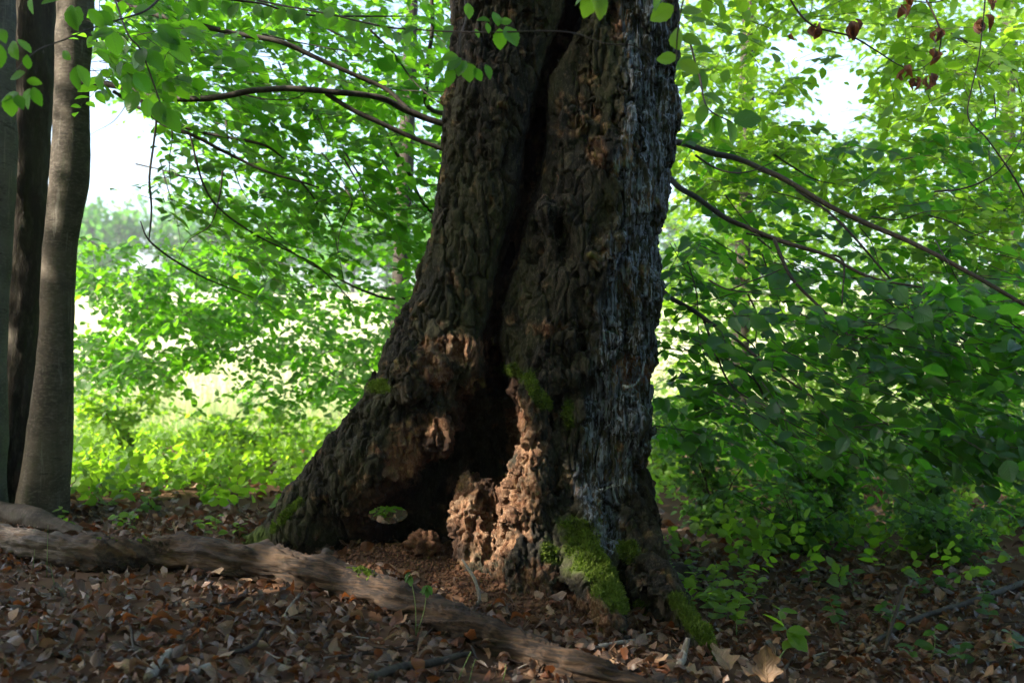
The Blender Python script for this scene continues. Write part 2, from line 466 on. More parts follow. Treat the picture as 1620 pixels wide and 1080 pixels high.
def trunk_sdf(Q):
    left = chain(Q, pc([(800, -240, 5.42, 88), (806, 0, 5.40, 84), (790, 190, 5.38, 76), (772, 320, 5.36, 76), (738, 450, 5.36, 76),
                        (705, 560, 5.36, 84), (650, 665, 5.40, 92), (575, 760, 5.46, 84), (500, 825, 5.55, 62), (440, 850, 5.68, 40), (388, 866, 5.78, 26), (330, 884, 5.88, 14)]), 0.05)
    right = chain(Q, pc([(985, -240, 5.42, 96), (985, 0, 5.42, 92), (958, 190, 5.40, 106), (944, 320, 5.38, 106), (922, 450, 5.36, 114),
                         (910, 590, 5.34, 112), (918, 720, 5.32, 102), (922, 830, 5.28, 108), (930, 940, 5.2, 112)]), 0.05)
    core = chain(Q, pc([(890, -240, 5.72, 120), (880, 250, 5.72, 135), (850, 520, 5.75, 160), (800, 760, 5.85, 190), (790, 900, 5.9, 200)]), 0.05)
    d = smin(left, right, 0.03)
    for off_ in (-46, 46):
        d = smin(d, chain(Q, pc([(915 + off_, -240, 5.36, 58), (905 + off_, 20, 5.36, 58), (872 + off_, 110, 5.36, 58), (852 + off_, 190, 5.35, 58), (838 + off_, 290, 5.35, 58), (808 + off_, 400, 5.34, 60), (784 + off_, 500, 5.34, 60), (775 + off_ * 1.1, 560, 5.34, 56)])), 0.03)
    d = smin(d, core, 0.06)
    # left flank below the buttress, back roots
    d = smin(d, chain(Q, pc([(700, 640, 5.60, 110), (600, 780, 5.75, 105), (540, 880, 5.85, 90)]), 0.05), 0.08)
    d = smin(d, chain(Q, pc([(950, 700, 5.6, 60), (985, 900, 6.1, 46), (1010, 960, 6.5, 26)]), 0.05), 0.08)
    # front roots
    d = smin(d, chain(Q, pc([(900, 740, 5.20, 60), (915, 860, 4.95, 58), (940, 950, 4.62, 46), (975, 1010, 4.35, 30), (1010, 1050, 4.2, 14)])), 0.07)
    d = smin(d, chain(Q, pc([(985, 780, 5.22, 48), (1018, 890, 4.95, 42), (1068, 975, 4.62, 36), (1120, 1040, 4.34, 24), (1165, 1085, 4.18, 12)])), 0.07)
    # rotten wall right of the hollow
    d = smin(d, chain(Q, pc([(842, 620, 5.02, 22), (852, 690, 4.98, 30), (846, 760, 4.95, 40), (830, 840, 4.90, 52), (850, 930, 4.75, 46), (880, 985, 4.6, 26)])), 0.05)
    d = smin(d, chain(Q, pc([(745, 768, 5.22, 32), (738, 820, 5.15, 38), (762, 880, 5.05, 44), (790, 930, 4.9, 30)])), 0.04)
    # burls and folds on the right lobe
    for px, py, Y, r in ((958, 255, 5.06, 30), (968, 395, 5.02, 24), (900, 520, 5.02, 30), (985, 560, 5.05, 30), (1035, 130, 5.25, 26), (1000, 690, 5.08, 34), (1020, 470, 5.15, 22), (870, 330, 5.05, 26), (690, 678, 5.12, 26), (645, 600, 5.1, 40), (590, 730, 5.2, 36)):
        c = P(px, py, Y)
        d = smin(d, np.sqrt((((Q - c) * (1, 1, 0.7)) ** 2).sum(1)) - r / F * Y, 0.06)
    # the long crevice between the lobes
    cre = None
    for Yc, w_ in ((5.00, 1.75), (5.08, 1.65), (5.16, 1.5), (5.25, 1.45), (5.34, 1.55), (5.48, 1.9), (5.62, 2.0)):
        c_ = chain(Q, pc([(925, -240, Yc, 14), (912, 20, Yc, 15), (886, 70, Yc, 12), (862, 120, Yc, 9), (852, 190, Yc, 13), (845, 240, Yc, 14), (838, 290, Yc, 12), (820, 350, Yc, 11), (806, 400, Yc, 13), (788, 480, Yc, 9), (776, 540, Yc, 11), (790, 610, Yc, 15)]) * np.array((1, 1, 1, w_), np.float32))
        cre = c_ if cre is None else np.minimum(cre, c_)
    cre2 = cre
    carve = np.minimum(cre, cre2)
    # the hollow
    hol = chain(Q, pc([(796, 612, 5.0, 20), (790, 650, 5.10, 36), (766, 715, 5.20, 52), (706, 800, 5.28, 76), (655, 850, 5.30, 74), (640, 900, 5.3, 70)]), 0.04)
    hol = smin(hol, chain(Q, pc([(790, 640, 5.35, 50), (740, 760, 5.50, 85), (690, 860, 5.5, 85)]), 0.04), 0.05)
    hol = smin(hol, chain(Q, pc([(752, 720, 4.85, 24), (700, 790, 4.90, 46), (650, 850, 4.92, 60), (690, 880, 4.9, 60)]), 0.04), 0.05)
    hol = smin(hol, chain(Q, pc([(640, 825, 5.15, 42), (590, 838, 5.12, 38)]), 0.03), 0.04)
    lump = chain(Q, pc([(748, 772, 5.12, 30), (742, 822, 5.06, 34), (768, 880, 5.0, 42)]))
    hol = smax(hol, -lump, 0.03)
    carve = smin(carve, hol, 0.02)
    # the small hole that looks right through
    ha, hb = P(612, 813, 4.9), P(612, 813, 7.4)
    tt = (Q[:, 1] - ha[1]) / (hb[1] - ha[1])
    hx = Q[:, 0] - (ha[0] + (hb[0] - ha[0]) * tt); hz = Q[:, 2] - (ha[2] + (hb[2] - ha[2]) * tt)
    hole = np.sqrt(hx ** 2 + (hz * 2.2) ** 2) - (0.118 + 0.05 * np.clip(Q[:, 1] - 5.6, 0, 2))
    hole = smax(hole * 0.6, 4.9 - Q[:, 1], 0.02)
    carve = np.minimum(carve, hole)
    # dark slots between the roots
    for rows in ([(893, 905, 4.78, 12), (898, 950, 4.62, 22), (915, 1000, 4.45, 26)], [(1010, 900, 4.86, 10), (1030, 960, 4.66, 24), (1062, 1030, 4.45, 28)],
                 [(962, 745, 4.96, 14), (964, 800, 4.96, 16), (975, 850, 4.94, 12)], [(955, 330, 5.0, 12), (945, 380, 5.0, 10)], [(978, 470, 5.0, 10), (965, 545, 5.0, 9)], [(870, 430, 5.0, 12), (880, 450, 5.0, 10)]):
        carve = np.minimum(carve, chain(Q, pc(rows)))
    return d, carve

H = 0.027
x0, y0, z0 = -1.75, 4.05, -0.42
nx, ny, nz = 117, 102, 153
ax_ = [np.arange(n_, dtype=np.float32) * H + o_ for n_, o_ in ((nx, x0), (ny, y0), (nz, z0))]
Q = np.stack(np.meshgrid(*ax_, indexing='ij'), -1).astype(np.float32)
S = 3
co = trunk_sdf(Q[1::S, 1::S, 1::S].reshape(-1, 3))
cc0 = co[1].reshape(39, 34, 51)
co = np.maximum(co[0], -co[1]).reshape(39, 34, 51)
co = np.where((cc0 < 0.16) & (co < 0), np.maximum(co, -0.19), co)
D = np.repeat(np.repeat(np.repeat(co, S, 0), S, 1), S, 2).astype(np.float32).ravel()
Q = Q.reshape(-1, 3)
sel = np.nonzero(np.abs(D) < 0.20)[0]
Qs = Q[sel]
ds, cv_ = trunk_sdf(Qs)
near = np.nonzero(np.abs(np.maximum(ds, -cv_)) < 0.14)[0]
qn = Qs[near]
warp = qn + 0.10 * np.stack([fbm(qn + 7, 2.5, 2), fbm(qn + 19, 2.5, 2), 0 * qn[:, 0]], -1)
fis = fbm(warp, 4.6, 2, (1, 1, 0.30)); fis2 = fbm(warp + 3.3, 8.5, 2, (1, 1, 0.42))
qpx, qpy = proj(qn)
rightlobe = sstep(830, 900, qpx) * sstep(900, 700, qpy)
noise_ = 0.050 * fbm(qn, 3.2, 2, (1, 1, 0.5)) + 0.028 * fbm(qn, 9.0, 2, (1, 1, 0.5)) + (0.022 + 0.040 * rightlobe) * np.exp(-(fis / 0.10) ** 2) + (0.015 + 0.022 * rightlobe) * np.exp(-(fis2 / 0.12) ** 2)
rotz = np.exp(-(((qpx - 800) / 70) ** 2 + ((qpy - 800) / 130) ** 2)) * sstep(5.6, 5.3, qn[:, 1])
def crack_near(qpx, qpy, w_, lo_):
    cm = np.ones(len(qpx))
    for (ca, cb), (cc_, cd) in zip([(925, -240), (886, 70), (852, 190), (838, 290), (806, 400), (776, 540)], [(886, 70), (852, 190), (838, 290), (806, 400), (776, 540), (790, 610)]):
        tt = np.clip((qpy - cb) / (cd - cb), 0, 1)
        cm = np.minimum(cm, np.where((qpy >= cb - 5) & (qpy <= cd + 5), np.clip(np.abs(qpx - ca - (cc_ - ca) * tt) / w_, lo_, 1), 1))
    return cm
cm = crack_near(qpx, qpy, 45, 0.4)
hm = np.clip(np.hypot(qpx - 612, (qpy - 813) * 1.6) / 70 - 0.3, 0.1, 1) * cm
ds[near] += noise_ * (0.35 + 0.65 * cm)
ds[near] += rotz * (0.05 * np.exp(-(fbm(warp + 11, 12.0, 2, (1, 1, 0.45)) / 0.16) ** 2) + 0.03 * fbm(qn + 5, 14.0, 2, (1, 1, 0.4)))
cv_[near] += (0.022 * fbm(qn + 2, 6.0, 2, (1, 1, 0.6)) + 0.018 * fbm(qn + 8, 13.0, 2, (1, 1, 0.6))) * hm
ds = smax(ds, -cv_, 0.02)
D[sel] = ds
D = D.reshape(nx, ny, nz)
D[[0, -1]] = 0.1; D[:, [0, -1]] = 0.1; D[:, :, [0, -1]] = 0.1

def surface_nets(f, org, h):
    ins = f < 0
    c = np.zeros(tuple(s - 1 for s in f.shape), np.int8)
    sl = lambda o, n_: slice(o, n_ - 1 + o)
    corners = [(a, b, d) for a in (0, 1) for b in (0, 1) for d in (0, 1)]
    for a, b, d in corners: c += ins[sl(a, f.shape[0]), sl(b, f.shape[1]), sl(d, f.shape[2])]
    act = (c > 0) & (c < 8)
    cell = np.argwhere(act)
    idx = np.full(act.shape, -1, np.int64); idx[act] = np.arange(len(cell))
    pos = np.zeros((len(cell), 3)); cnt = np.zeros(len(cell))
    for p_ in corners:
        for ax in range(3):
            if p_[ax]: continue
            q_ = list(p_); q_[ax] = 1
            A = cell + p_; B = cell + q_
            fa, fb = f[A[:, 0], A[:, 1], A[:, 2]], f[B[:, 0], B[:, 1], B[:, 2]]
            m = (fa < 0) != (fb < 0)
            t = fa[m] / (fa[m] - fb[m])
            pp = A[m].astype(float); pp[:, ax] += t
            pos[m] += pp; cnt[m] += 1
    v = pos / cnt[:, None] * h + org
    quads = []
    for ax in range(3):
        s0 = [slice(None)] * 3; s1 = [slice(None)] * 3
        s0[ax] = slice(0, -1); s1[ax] = slice(1, None)
        a, b = ins[tuple(s0)], ins[tuple(s1)]
        e = np.argwhere(a != b)
        o1, o2 = [(1, 2), (2, 0), (0, 1)][ax]
        e = e[(e[:, o1] > 0) & (e[:, o2] > 0) & (e[:, o1] < f.shape[o1] - 1) & (e[:, o2] < f.shape[o2] - 1)]
        def at(d1, d2):
            w = e.copy(); w[:, o1] += d1; w[:, o2] += d2
            return idx[w[:, 0], w[:, 1], w[:, 2]]
        qd = np.stack([at(-1, -1), at(0, -1), at(0, 0), at(-1, 0)], -1)
        fl = ~ins[e[:, 0], e[:, 1], e[:, 2]]
        qd[fl] = qd[fl][:, ::-1]
        quads.append(qd)
    return v, np.concatenate(quads)
tv, tf = surface_nets(D, np.array((x0, y0, z0)), H)
ok = (tf >= 0).all(1); tf = tf[ok]
# drop loose crumbs the noise may have cut off: keep the largest connected piece
lab = np.arange(len(tv))
for _ in range(400):
    old = lab.copy()
    mn = lab[tf].min(1)
    for k in range(4): np.minimum.at(lab, tf[:, k], mn)
    lab = lab[lab]
    if (lab == old).all(): break
ids, cn = np.unique(lab, return_counts=True)
keep = lab == ids[cn.argmax()]
tf = tf[keep[tf].all(1)]
remap = np.cumsum(keep) - 1
tv = tv[keep]; tf = remap[tf]

fc = tv[tf].mean(1)
tf = tf[fc[:, 2] > ground_h(fc[:, 0], fc[:, 1]) - 0.10]
used = np.zeros(len(tv), bool); used[tf] = True
tv, tf = tv[used], (np.cumsum(used) - 1)[tf]
def split_quads(v, f, n, pick):
    """cut the picked quads in four; the others stay"""
    g = f[pick]
    e = np.concatenate([np.sort(g[:, [k, (k + 1) % 4]], 1) for k in range(4)])
    key = e[:, 0].astype(np.int64) * len(v) + e[:, 1]
    uq, inv = np.unique(key, return_inverse=True)
    a, b = uq // len(v), uq % len(v)
    mv, mn = (v[a] + v[b]) / 2, n[a] + n[b]
    cv, cn = v[g].mean(1), n[g].sum(1)
    m = len(g); e_id = inv.reshape(4, m) + len(v); c_id = np.arange(m) + len(v) + len(uq)
    new = np.concatenate([np.stack([g[:, k], e_id[k], c_id, e_id[k - 1]], -1) for k in range(4)])
    nn = np.concatenate([n, mn, cn]); nn /= np.linalg.norm(nn, axis=1)[:, None] + 1e-9
    return np.concatenate([v, mv, cv]), np.concatenate([f[~pick], new]), nn
def relax(v, f, n_=1):
    for _ in range(n_):
        acc = np.zeros_like(v); c_ = np.zeros(len(v))
        m = v[f].mean(1)
        for k in range(4):
            for d_ in range(3): acc[:, d_] += np.bincount(f[:, k], m[:, d_], len(v))
            c_ += np.bincount(f[:, k], minlength=len(v))
        v = 0.35 * v + 0.65 * acc / np.maximum(c_, 1)[:, None]
    return v
tn = normals_of(tv, tf)
tv, tf, tn = split_quads(tv, tf, tn, np.ones(len(tf), bool))
tv = relax(tv, tf, 1); tn = normals_of(tv, tf)
fc = tv[tf].mean(1); fn = tn[tf].mean(1)
vd = fc - CAM; vd /= np.linalg.norm(vd, axis=1)[:, None]
pick = ((fn * vd).sum(1) < 0.12) & (fc[:, 2] < 3.25) & (fc[:, 1] < 5.75)
tv, tf, tn = split_quads(tv, tf, tn, pick)
print('trunk verts', len(tv), 'faces', len(tf))

def blob(px, py, rows):
    """soft union of pixel ellipses (cx, cy, rx, ry) on the tree's face"""
    m = np.zeros_like(px)
    for cx, cy, rx, ry in rows:
        m = np.maximum(m, 1 - np.sqrt(((px - cx) / rx) ** 2 + ((py - cy) / ry) ** 2))
    return m
ppx, ppy = proj(tv)
n1 = fbm(tv, 7.0, 4); n2 = fbm(tv, 19.0, 3)
front = sstep(6.1, 5.6, tv[:, 1])
rc_ = cells(tv + 0.03 * np.stack([n1, n2, n1], -1), 26.0, (1, 1, 0.6))[2]
wob = 0.35 * n1 + 0.25 * n2
moss_rows = [(868, 872, 26, 32), (990, 870, 26, 24), (1012, 965, 16, 44), (815, 585, 34, 20), (900, 655, 14, 42), (600, 612, 30, 16)]
def strip(rows):
    """distance in pixels to a polyline (px, py, halfwidth)"""
    m = np.full(len(ppx), -9.0)
    for (ax1, ay1, w1), (bx1, by1, w2) in zip(rows[:-1], rows[1:]):
        dx, dy = bx1 - ax1, by1 - ay1
        t = np.clip(((ppx - ax1) * dx + (ppy - ay1) * dy) / (dx * dx + dy * dy), 0, 1)
        dd = np.hypot(ppx - ax1 - t * dx, ppy - ay1 - t * dy)
        m = np.maximum(m, 1 - dd / (w1 + (w2 - w1) * t))
    return m
mossb = np.maximum(blob(ppx, ppy, moss_rows), np.maximum(strip([(905, 830, 40), (925, 880, 55), (955, 925, 38), (985, 960, 18)]), np.maximum(strip([(1065, 940, 18), (1100, 985, 26), (1135, 1040, 26)]), np.maximum(strip([(835, 598, 16), (862, 640, 16)]), strip([(375, 862, 16), (430, 838, 18), (475, 790, 12)])))))
mossm = sstep(0.20, 0.75, mossb + wob * 1.6) * front
woodm = sstep(0.15, 0.5, blob(ppx, ppy, [(832, 690, 44, 80), (812, 790, 66, 90), (775, 850, 60, 80), (745, 800, 50, 80), (690, 680, 50, 34), (735, 550, 46, 46), (690, 590, 30, 50),
                                          (640, 720, 50, 60), (700, 545, 60, 24), (860, 520, 40, 26), (945, 240, 22, 30), (1000, 590, 40, 40), (980, 40, 24, 50), (940, 970, 60, 60), (845, 925, 50, 60)]) * 0.9 + 1.5 * wob + 0.25 * (rc_ - 0.5)) * front
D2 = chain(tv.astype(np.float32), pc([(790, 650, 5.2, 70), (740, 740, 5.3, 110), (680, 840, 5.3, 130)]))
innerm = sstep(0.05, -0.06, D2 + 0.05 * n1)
silver_sheenm = sstep(0.0, 0.5, strip([(1015, -200, 40), (1015, 20, 45), (1035, 160, 50), (1025, 300, 55), (1010, 440, 60), (995, 560, 65), (975, 680, 75), (950, 800, 45), (960, 860, 25)]) + 1.3 * wob) * front
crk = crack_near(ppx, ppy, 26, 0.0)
innerm = np.maximum(innerm, (1 - crk) * sstep(5.16, 5.26, tv[:, 1]) * (ppy < 620))  # crack lining set to dark rotten wood, its blackness also standing in for shade
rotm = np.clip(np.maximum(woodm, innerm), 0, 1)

# relief along the normal
wv = tv + 0.035 * np.stack([n1, fbm(tv + 5, 7.0, 3), 1.4 * n2], -1)
c1, ce, cid = cells(wv, 15.0, (1, 1, 0.50))
plates = sstep(0.0, 0.14, ce)
c2, ce2, cid2 = cells(wv + 0.012 * np.stack([n2, n1, n2], -1), 46.0, (1, 1, 0.55))
plates2 = sstep(0.0, 0.20, ce2)
fw = tv + 0.03 * np.stack([n1, n2, 0 * n1], -1)
fib = fbm(fw, 42.0, 3, (1, 1, 0.12), 0.6)
spl = np.abs(fbm(fw + 2, 24.0, 3, (1, 1, 0.16), 0.6))
rag = fbm(tv, 26.0, 4, (1, 1, 0.6), 0.62)
crack = np.exp(-(fbm(wv + 9, 13.0, 3, (1, 1, 0.30)) / 0.07) ** 2)
ridge = 1 - np.abs(fbm(tv, 11.0, 3, (1, 1, 0.35)))
calm = sstep(-0.25, 0.35, fbm(tv + 4, 4.0, 2))
bark_d = (0.015 * (cid - 0.5) * plates + 0.016 * (plates - 0.85)) * (0.35 + 0.65 * calm) + 0.009 * (cid2 - 0.5) * plates2 * calm + 0.013 * rag - 0.030 * crack + 0.014 * (ridge - 0.75)
shelf = np.abs(fbm(wv + 13, 9.0, 3, (0.7, 0.7, 1.5)))
rot_d = 0.022 * rag + 0.075 * (0.20 - spl) + 0.020 * fib + 0.008 * (cid2 - 0.5) - 0.035 * crack + 0.018 * (cid - 0.5) + 0.05 * (0.2 - shelf)
sil_d = 0.022 * fib + 0.020 * rag + 0.040 * (0.22 - spl) - 0.035 * crack + 0.014 * (cid - 0.5)
disp = bark_d * (1 - rotm) * (1 - silver_sheenm) + rot_d * rotm * (1 - 0.5 * silver_sheenm) + sil_d * silver_sheenm * (1 - 0.5 * rotm)
disp = disp * (1 - 0.5 * mossm) * crack_near(ppx, ppy, 34, 0.4) * np.clip(np.hypot(ppx - 612, (ppy - 813) * 1.6) / 70 - 0.3, 0.45, 1)
tv = tv + tn * disp[:, None]
base = np.array((0.1, 5.4, 0.0))
hollow = thing('hollow_tree', base, 'huge dark old tree with a cleft trunk, flared mossy foot and open hollow', 'tree')
trunk_me = make_mesh('trunk', tv - base, tf, smooth=True, mat=M['trunk'], attrs={'moss': mossm, 'wood': woodm, 'inner': innerm, 'silver': silver_sheenm, 'plate': cid, 'flake': cid2})
obj('trunk', trunk_me, hollow)
nrm = np.empty(len(tv) * 3, np.float32); trunk_me.vertices.foreach_get('normal', nrm); nrm = nrm.reshape(-1, 3)

# moss cushions: short fronds standing on the mossy bark
def frond_mesh(name, pts, nor, lo, hi, rng, scale=1.0, tint=None):
    k = len(pts)
    d = nor + rng.normal(0, 0.45, (k, 3)) + np.array((0, 0, 0.25)); d /= np.linalg.norm(d, axis=1)[:, None]
    s = np.cross(d, rng.normal(0, 1, (k, 3))); s /= np.linalg.norm(s, axis=1)[:, None] + 1e-9
    L = rng.uniform(lo, hi, k)[:, None] * (scale if np.isscalar(scale) else scale[:, None]); w = L * 0.24
    v = np.stack([pts - s * w * 0.6 - d * 0.003, pts + s * w * 0.6 - d * 0.003, pts + d * L * 0.6 + s * w, pts + d * L + nor * 0.002, pts + d * L * 0.6 - s * w], 1).reshape(-1, 3)
    b = np.arange(k)[:, None] * 5
    f = np.concatenate([np.concatenate([b, b + 1, b + 2], 1), np.concatenate([b, b + 2, b + 4], 1), np.concatenate([b + 4, b + 2, b + 3], 1)])
    return make_mesh(name, v, f, attrs={'rnd': np.repeat(np.clip(rng.random(k) * 0.7 + (0.15 if tint is None else tint), 0, 1), 5)}, mat=M['moss'])
pm = np.nonzero((mossm > 0.25) & (tv[:, 1] < 5.5))[0]
for name, box in (('moss_cushion', (800, 740, 1080, 1060)), ('moss_cushion', (1060, 860, 1200, 1100)), ('moss_cushion', (760, 540, 920, 739)), ('moss_cushion', (320, 780, 520, 920)), ('moss_cushion', (521, 560, 680, 660))):
    s = pm[(ppx[pm] > box[0]) & (ppx[pm] < box[2]) & (ppy[pm] > box[1]) & (ppy[pm] < box[3])]
    if len(s) < 20: continue
    rep = s if len(s) > 30000 else np.repeat(s, 2)
    rep = rep[RNG.random(len(rep)) < 0.08 + 0.92 * sstep(0.3, 1.0, mossm[rep])]
    pts = tv[rep] + RNG.normal(0, 0.003, (len(rep), 3)) - base
    tag(obj(name, frond_mesh(name, pts, nrm[rep], 0.008, 0.022, RNG, 0.35 + 0.65 * sstep(0.4, 1.0, mossm[rep]), 0.15 + 0.35 * n1[rep]), hollow), kind='stuff')
#--END-TRUNK--

# cobwebs stretched over the weathered side
m, nt, out = new_mat('cobweb'); n = N(nt)
mx = n('MixShader', {0: n.math('MULTIPLY', n.ramp(n.noise(60.0, 3.0, n.obj_vec((1, 1, 0.3))), 0.3, 0.8), 0.55), 1: n('BsdfTransparent').outputs[0], 2: n('BsdfDiffuse', {'Color': (0.75, 0.78, 0.82, 1)}).outputs[0]})
n.link(mx.outputs[0], out.inputs[0]); M['web'] = m
for rows in ([(946, 776, 4.93), (962, 772, 4.92), (976, 766, 4.93), (990, 760, 4.96)], [(985, 610, 4.95), (1000, 612, 4.95), (1012, 600, 5.0), (1020, 575, 5.06)]):
    up_ = np.array([P(a_, b_ - w_, Y_) for (a_, b_, Y_), w_ in zip(rows, (2, 3, 5, 8))]); lo_ = np.array([P(a_, b_ + w_, Y_ + 0.01) for (a_, b_, Y_), w_ in zip(rows, (6, 1, 3, 4))])
    up_, lo_ = smooth_path(up_, 14), smooth_path(lo_, 14)
    v = np.concatenate([up_, (up_ + lo_) / 2 + (0, -0.008, 0), lo_])
    f = np.concatenate([np.stack([np.arange(13) + o_, np.arange(13) + o_ + 1, np.arange(13) + o_ + 15, np.arange(13) + o_ + 14], -1) for o_ in (0, 14)])
    child('cobweb', make_mesh('cobweb', v, f, smooth=True, mat=M['web']), hollow)

# ------------------------------------------------------------------ leaves
def leaf_template(k, width=0.34, fold=0.22, droop=0.18, serr=0.0, curl=0.0, twist=0.0, tip=0.9):
    """unit leaf along +y, face up +z: midrib row and two margins; returns verts, tris, uv"""
    u = np.linspace(0, 1, k + 1)
    w = width * np.sin(math.pi * u ** tip) ** 0.85
    if serr: w = w * (1 + serr * np.where(np.arange(k + 1) % 2, 1, -1))
    z = -droop * u ** 2 + curl * np.sin(u * math.pi * 1.3)
    mid = np.stack([0 * u, u, z], -1)
    v = [mid]; uv = [np.stack([u, 0 * u], -1)]
    for s in (-1, 1):
        f = fold + curl * 0.9 * s * 0.4
        tw = twist * s * np.sin(u * 5.0)
        v.append(np.stack([s * w * math.cos(f), u + 0.04 * w, z + w * (math.sin(f) + tw)], -1)[1:-1])
        uv.append(np.stack([u, s * w / width], -1)[1:-1])
    v = np.concatenate(v); uv = np.concatenate(uv)
    m = k - 1; t = []
    for si in (0, 1):
        o = k + 1 + si * m
        e = lambda i: 0 if i == 0 else (k if i == k else o + i - 1)
        for i in range(k):
            a, b, c, d = i, i + 1, e(i + 1), e(i)
            tri = []
            if i == 0: tri = [(a, b, c)]
            elif i == k - 1: tri = [(a, b, d)]
            else: tri = [(a, b, c), (a, c, d)]
            for x in tri: t.append(x if si else (x[0], x[2], x[1]))
    # consistent up-facing order: margins on -x need the reverse
    t = np.array(t); 
    n = np.cross(v[t[:, 1]] - v[t[:, 0]], v[t[:, 2]] - v[t[:, 0]])
    bad = n[:, 2] < 0; t[bad] = t[bad][:, ::-1]
    return v, t, uv
T_NEAR = [leaf_template(10, 0.33, 0.24, 0.14, 0.05, 0.02), leaf_template(10, 0.36, 0.14, 0.25, 0.06, -0.03), leaf_template(10, 0.31, 0.34, 0.05, 0.05, 0.05)]
T_MID = [leaf_template(4, 0.34, 0.25, 0.16), leaf_template(4, 0.36, 0.12, 0.28), leaf_template(4, 0.31, 0.38, 0.06)]
T_LOW = [leaf_template(3, 0.36, 0.25, 0.16), leaf_template(3, 0.38, 0.12, 0.28)]
T_FAR = [leaf_template(2, 0.42, 0.2, 0.12), leaf_template(2, 0.40, 0.35, 0.25)]
T_DEAD = [leaf_template(4, 0.36, 0.55, 0.10, 0, 0.14, 0.25), leaf_template(4, 0.33, -0.55, -0.25, 0, 0.10, 0.35), leaf_template(4, 0.38, 0.25, -0.35, 0, -0.12, 0.5),
          leaf_template(4, 0.36, 0.85, 0.2, 0, 0.2, 0.2), leaf_template(4, 0.35, 0.1, 0.06, 0.08, 0.05, 0.45), leaf_template(4, 0.30, -0.9, 0.3, 0, 0.0, 0.2), leaf_template(4, 0.34, 1.2, 0.15, 0.1, 0.25, 0.3), leaf_template(4, 0.32, -0.3, -0.5, 0.12, 0.22, 0.6), leaf_template(4, 0.36, 0.6, 0.5, 0.15, -0.2, 0.7)]
def nz_(a): return a / (np.linalg.norm(a, axis=-1)[..., None] + 1e-9)
def frames(d, n):
    d = nz_(d); s = nz_(np.cross(d, n)); return s, d, np.cross(s, d)
def leaf_geo(pos, d, n, L, temps, rng, rnd=None):
    """merged leaves -> verts, tris, uv, rnd"""
    s, d, n = frames(d, n)
    which = rng.integers(0, len(temps), len(pos))
    rnd = rng.random(len(pos)) if rnd is None else rnd
    V, T, U, R, off = [], [], [], [], 0
    for k, (tv_, tt, tu) in enumerate(temps):
        i = np.nonzero(which == k)[0]
        if not len(i): continue
        wd = rng.uniform(0.85, 1.12, len(i))[:, None, None]
        v = pos[i][:, None] + L[i][:, None, None] * (tv_[None, :, :1] * wd * s[i][:, None] + tv_[None, :, 1:2] * d[i][:, None] + tv_[None, :, 2:] * n[i][:, None])
        V.append(v.reshape(-1, 3))
        T.append((tt[None] + off + np.arange(len(i))[:, None, None] * len(tv_)).reshape(-1, 3))
        U.append(np.tile(tu, (len(i), 1))); R.append(np.repeat(rnd[i], len(tv_)))
        off += len(i) * len(tv_)
    return np.concatenate(V), np.concatenate(T), np.concatenate(U), np.concatenate(R)
def foliage(name, parent, pos, d, n, L, temps, rng, mat, rnd=None):
    v, t, u, r = leaf_geo(pos, d, n, L, temps, rng, rnd)
    o = child(name, make_mesh(name, v, t, uv=u, attrs={'rnd': r}, mat=mat, smooth=True), parent)
    return tag(o, kind='stuff')
LEAF_CACHE = {}
def leaf_meshes(temps, mat, key, count=9):
    if key not in LEAF_CACHE:
        ms = []
        for k in range(count):
            v, t, u = temps[k % len(temps)]
            ms.append(make_mesh(key, v, t, uv=u, attrs={'rnd': np.full(len(v), (k + 0.5) / count)}, mat=mat, smooth=True))
        LEAF_CACHE[key] = ms
    return LEAF_CACHE[key]
def single_leaves(name, parent, pos, d, n, L, temps, mat, key, rng):
    """each leaf an object of its own, sharing a few meshes"""
    ms = leaf_meshes(temps, mat, key)
    s, d, n = frames(d, n)
    off = Vector(parent.location) if parent is not None else Vector((0, 0, 0))
    if parent is not None and parent.parent is not None: off = off + Vector(parent.parent.location)
    out = []
    for i in range(len(pos)):
        o = bpy.data.objects.new(name, ms[int(rng.integers(len(ms)))])
        C.objects.link(o)
        m = Matrix(((s[i][0], d[i][0], n[i][0]), (s[i][1], d[i][1], n[i][1]), (s[i][2], d[i][2], n[i][2]))).to_4x4()
        m.translation = Vector(pos[i]) - off
        if parent is not None: o.parent = parent
        o.matrix_local = m @ Matrix.Diagonal((L[i] * rng.uniform(0.85, 1.12), L[i], L[i], 1))
        out.append(o)
    return out

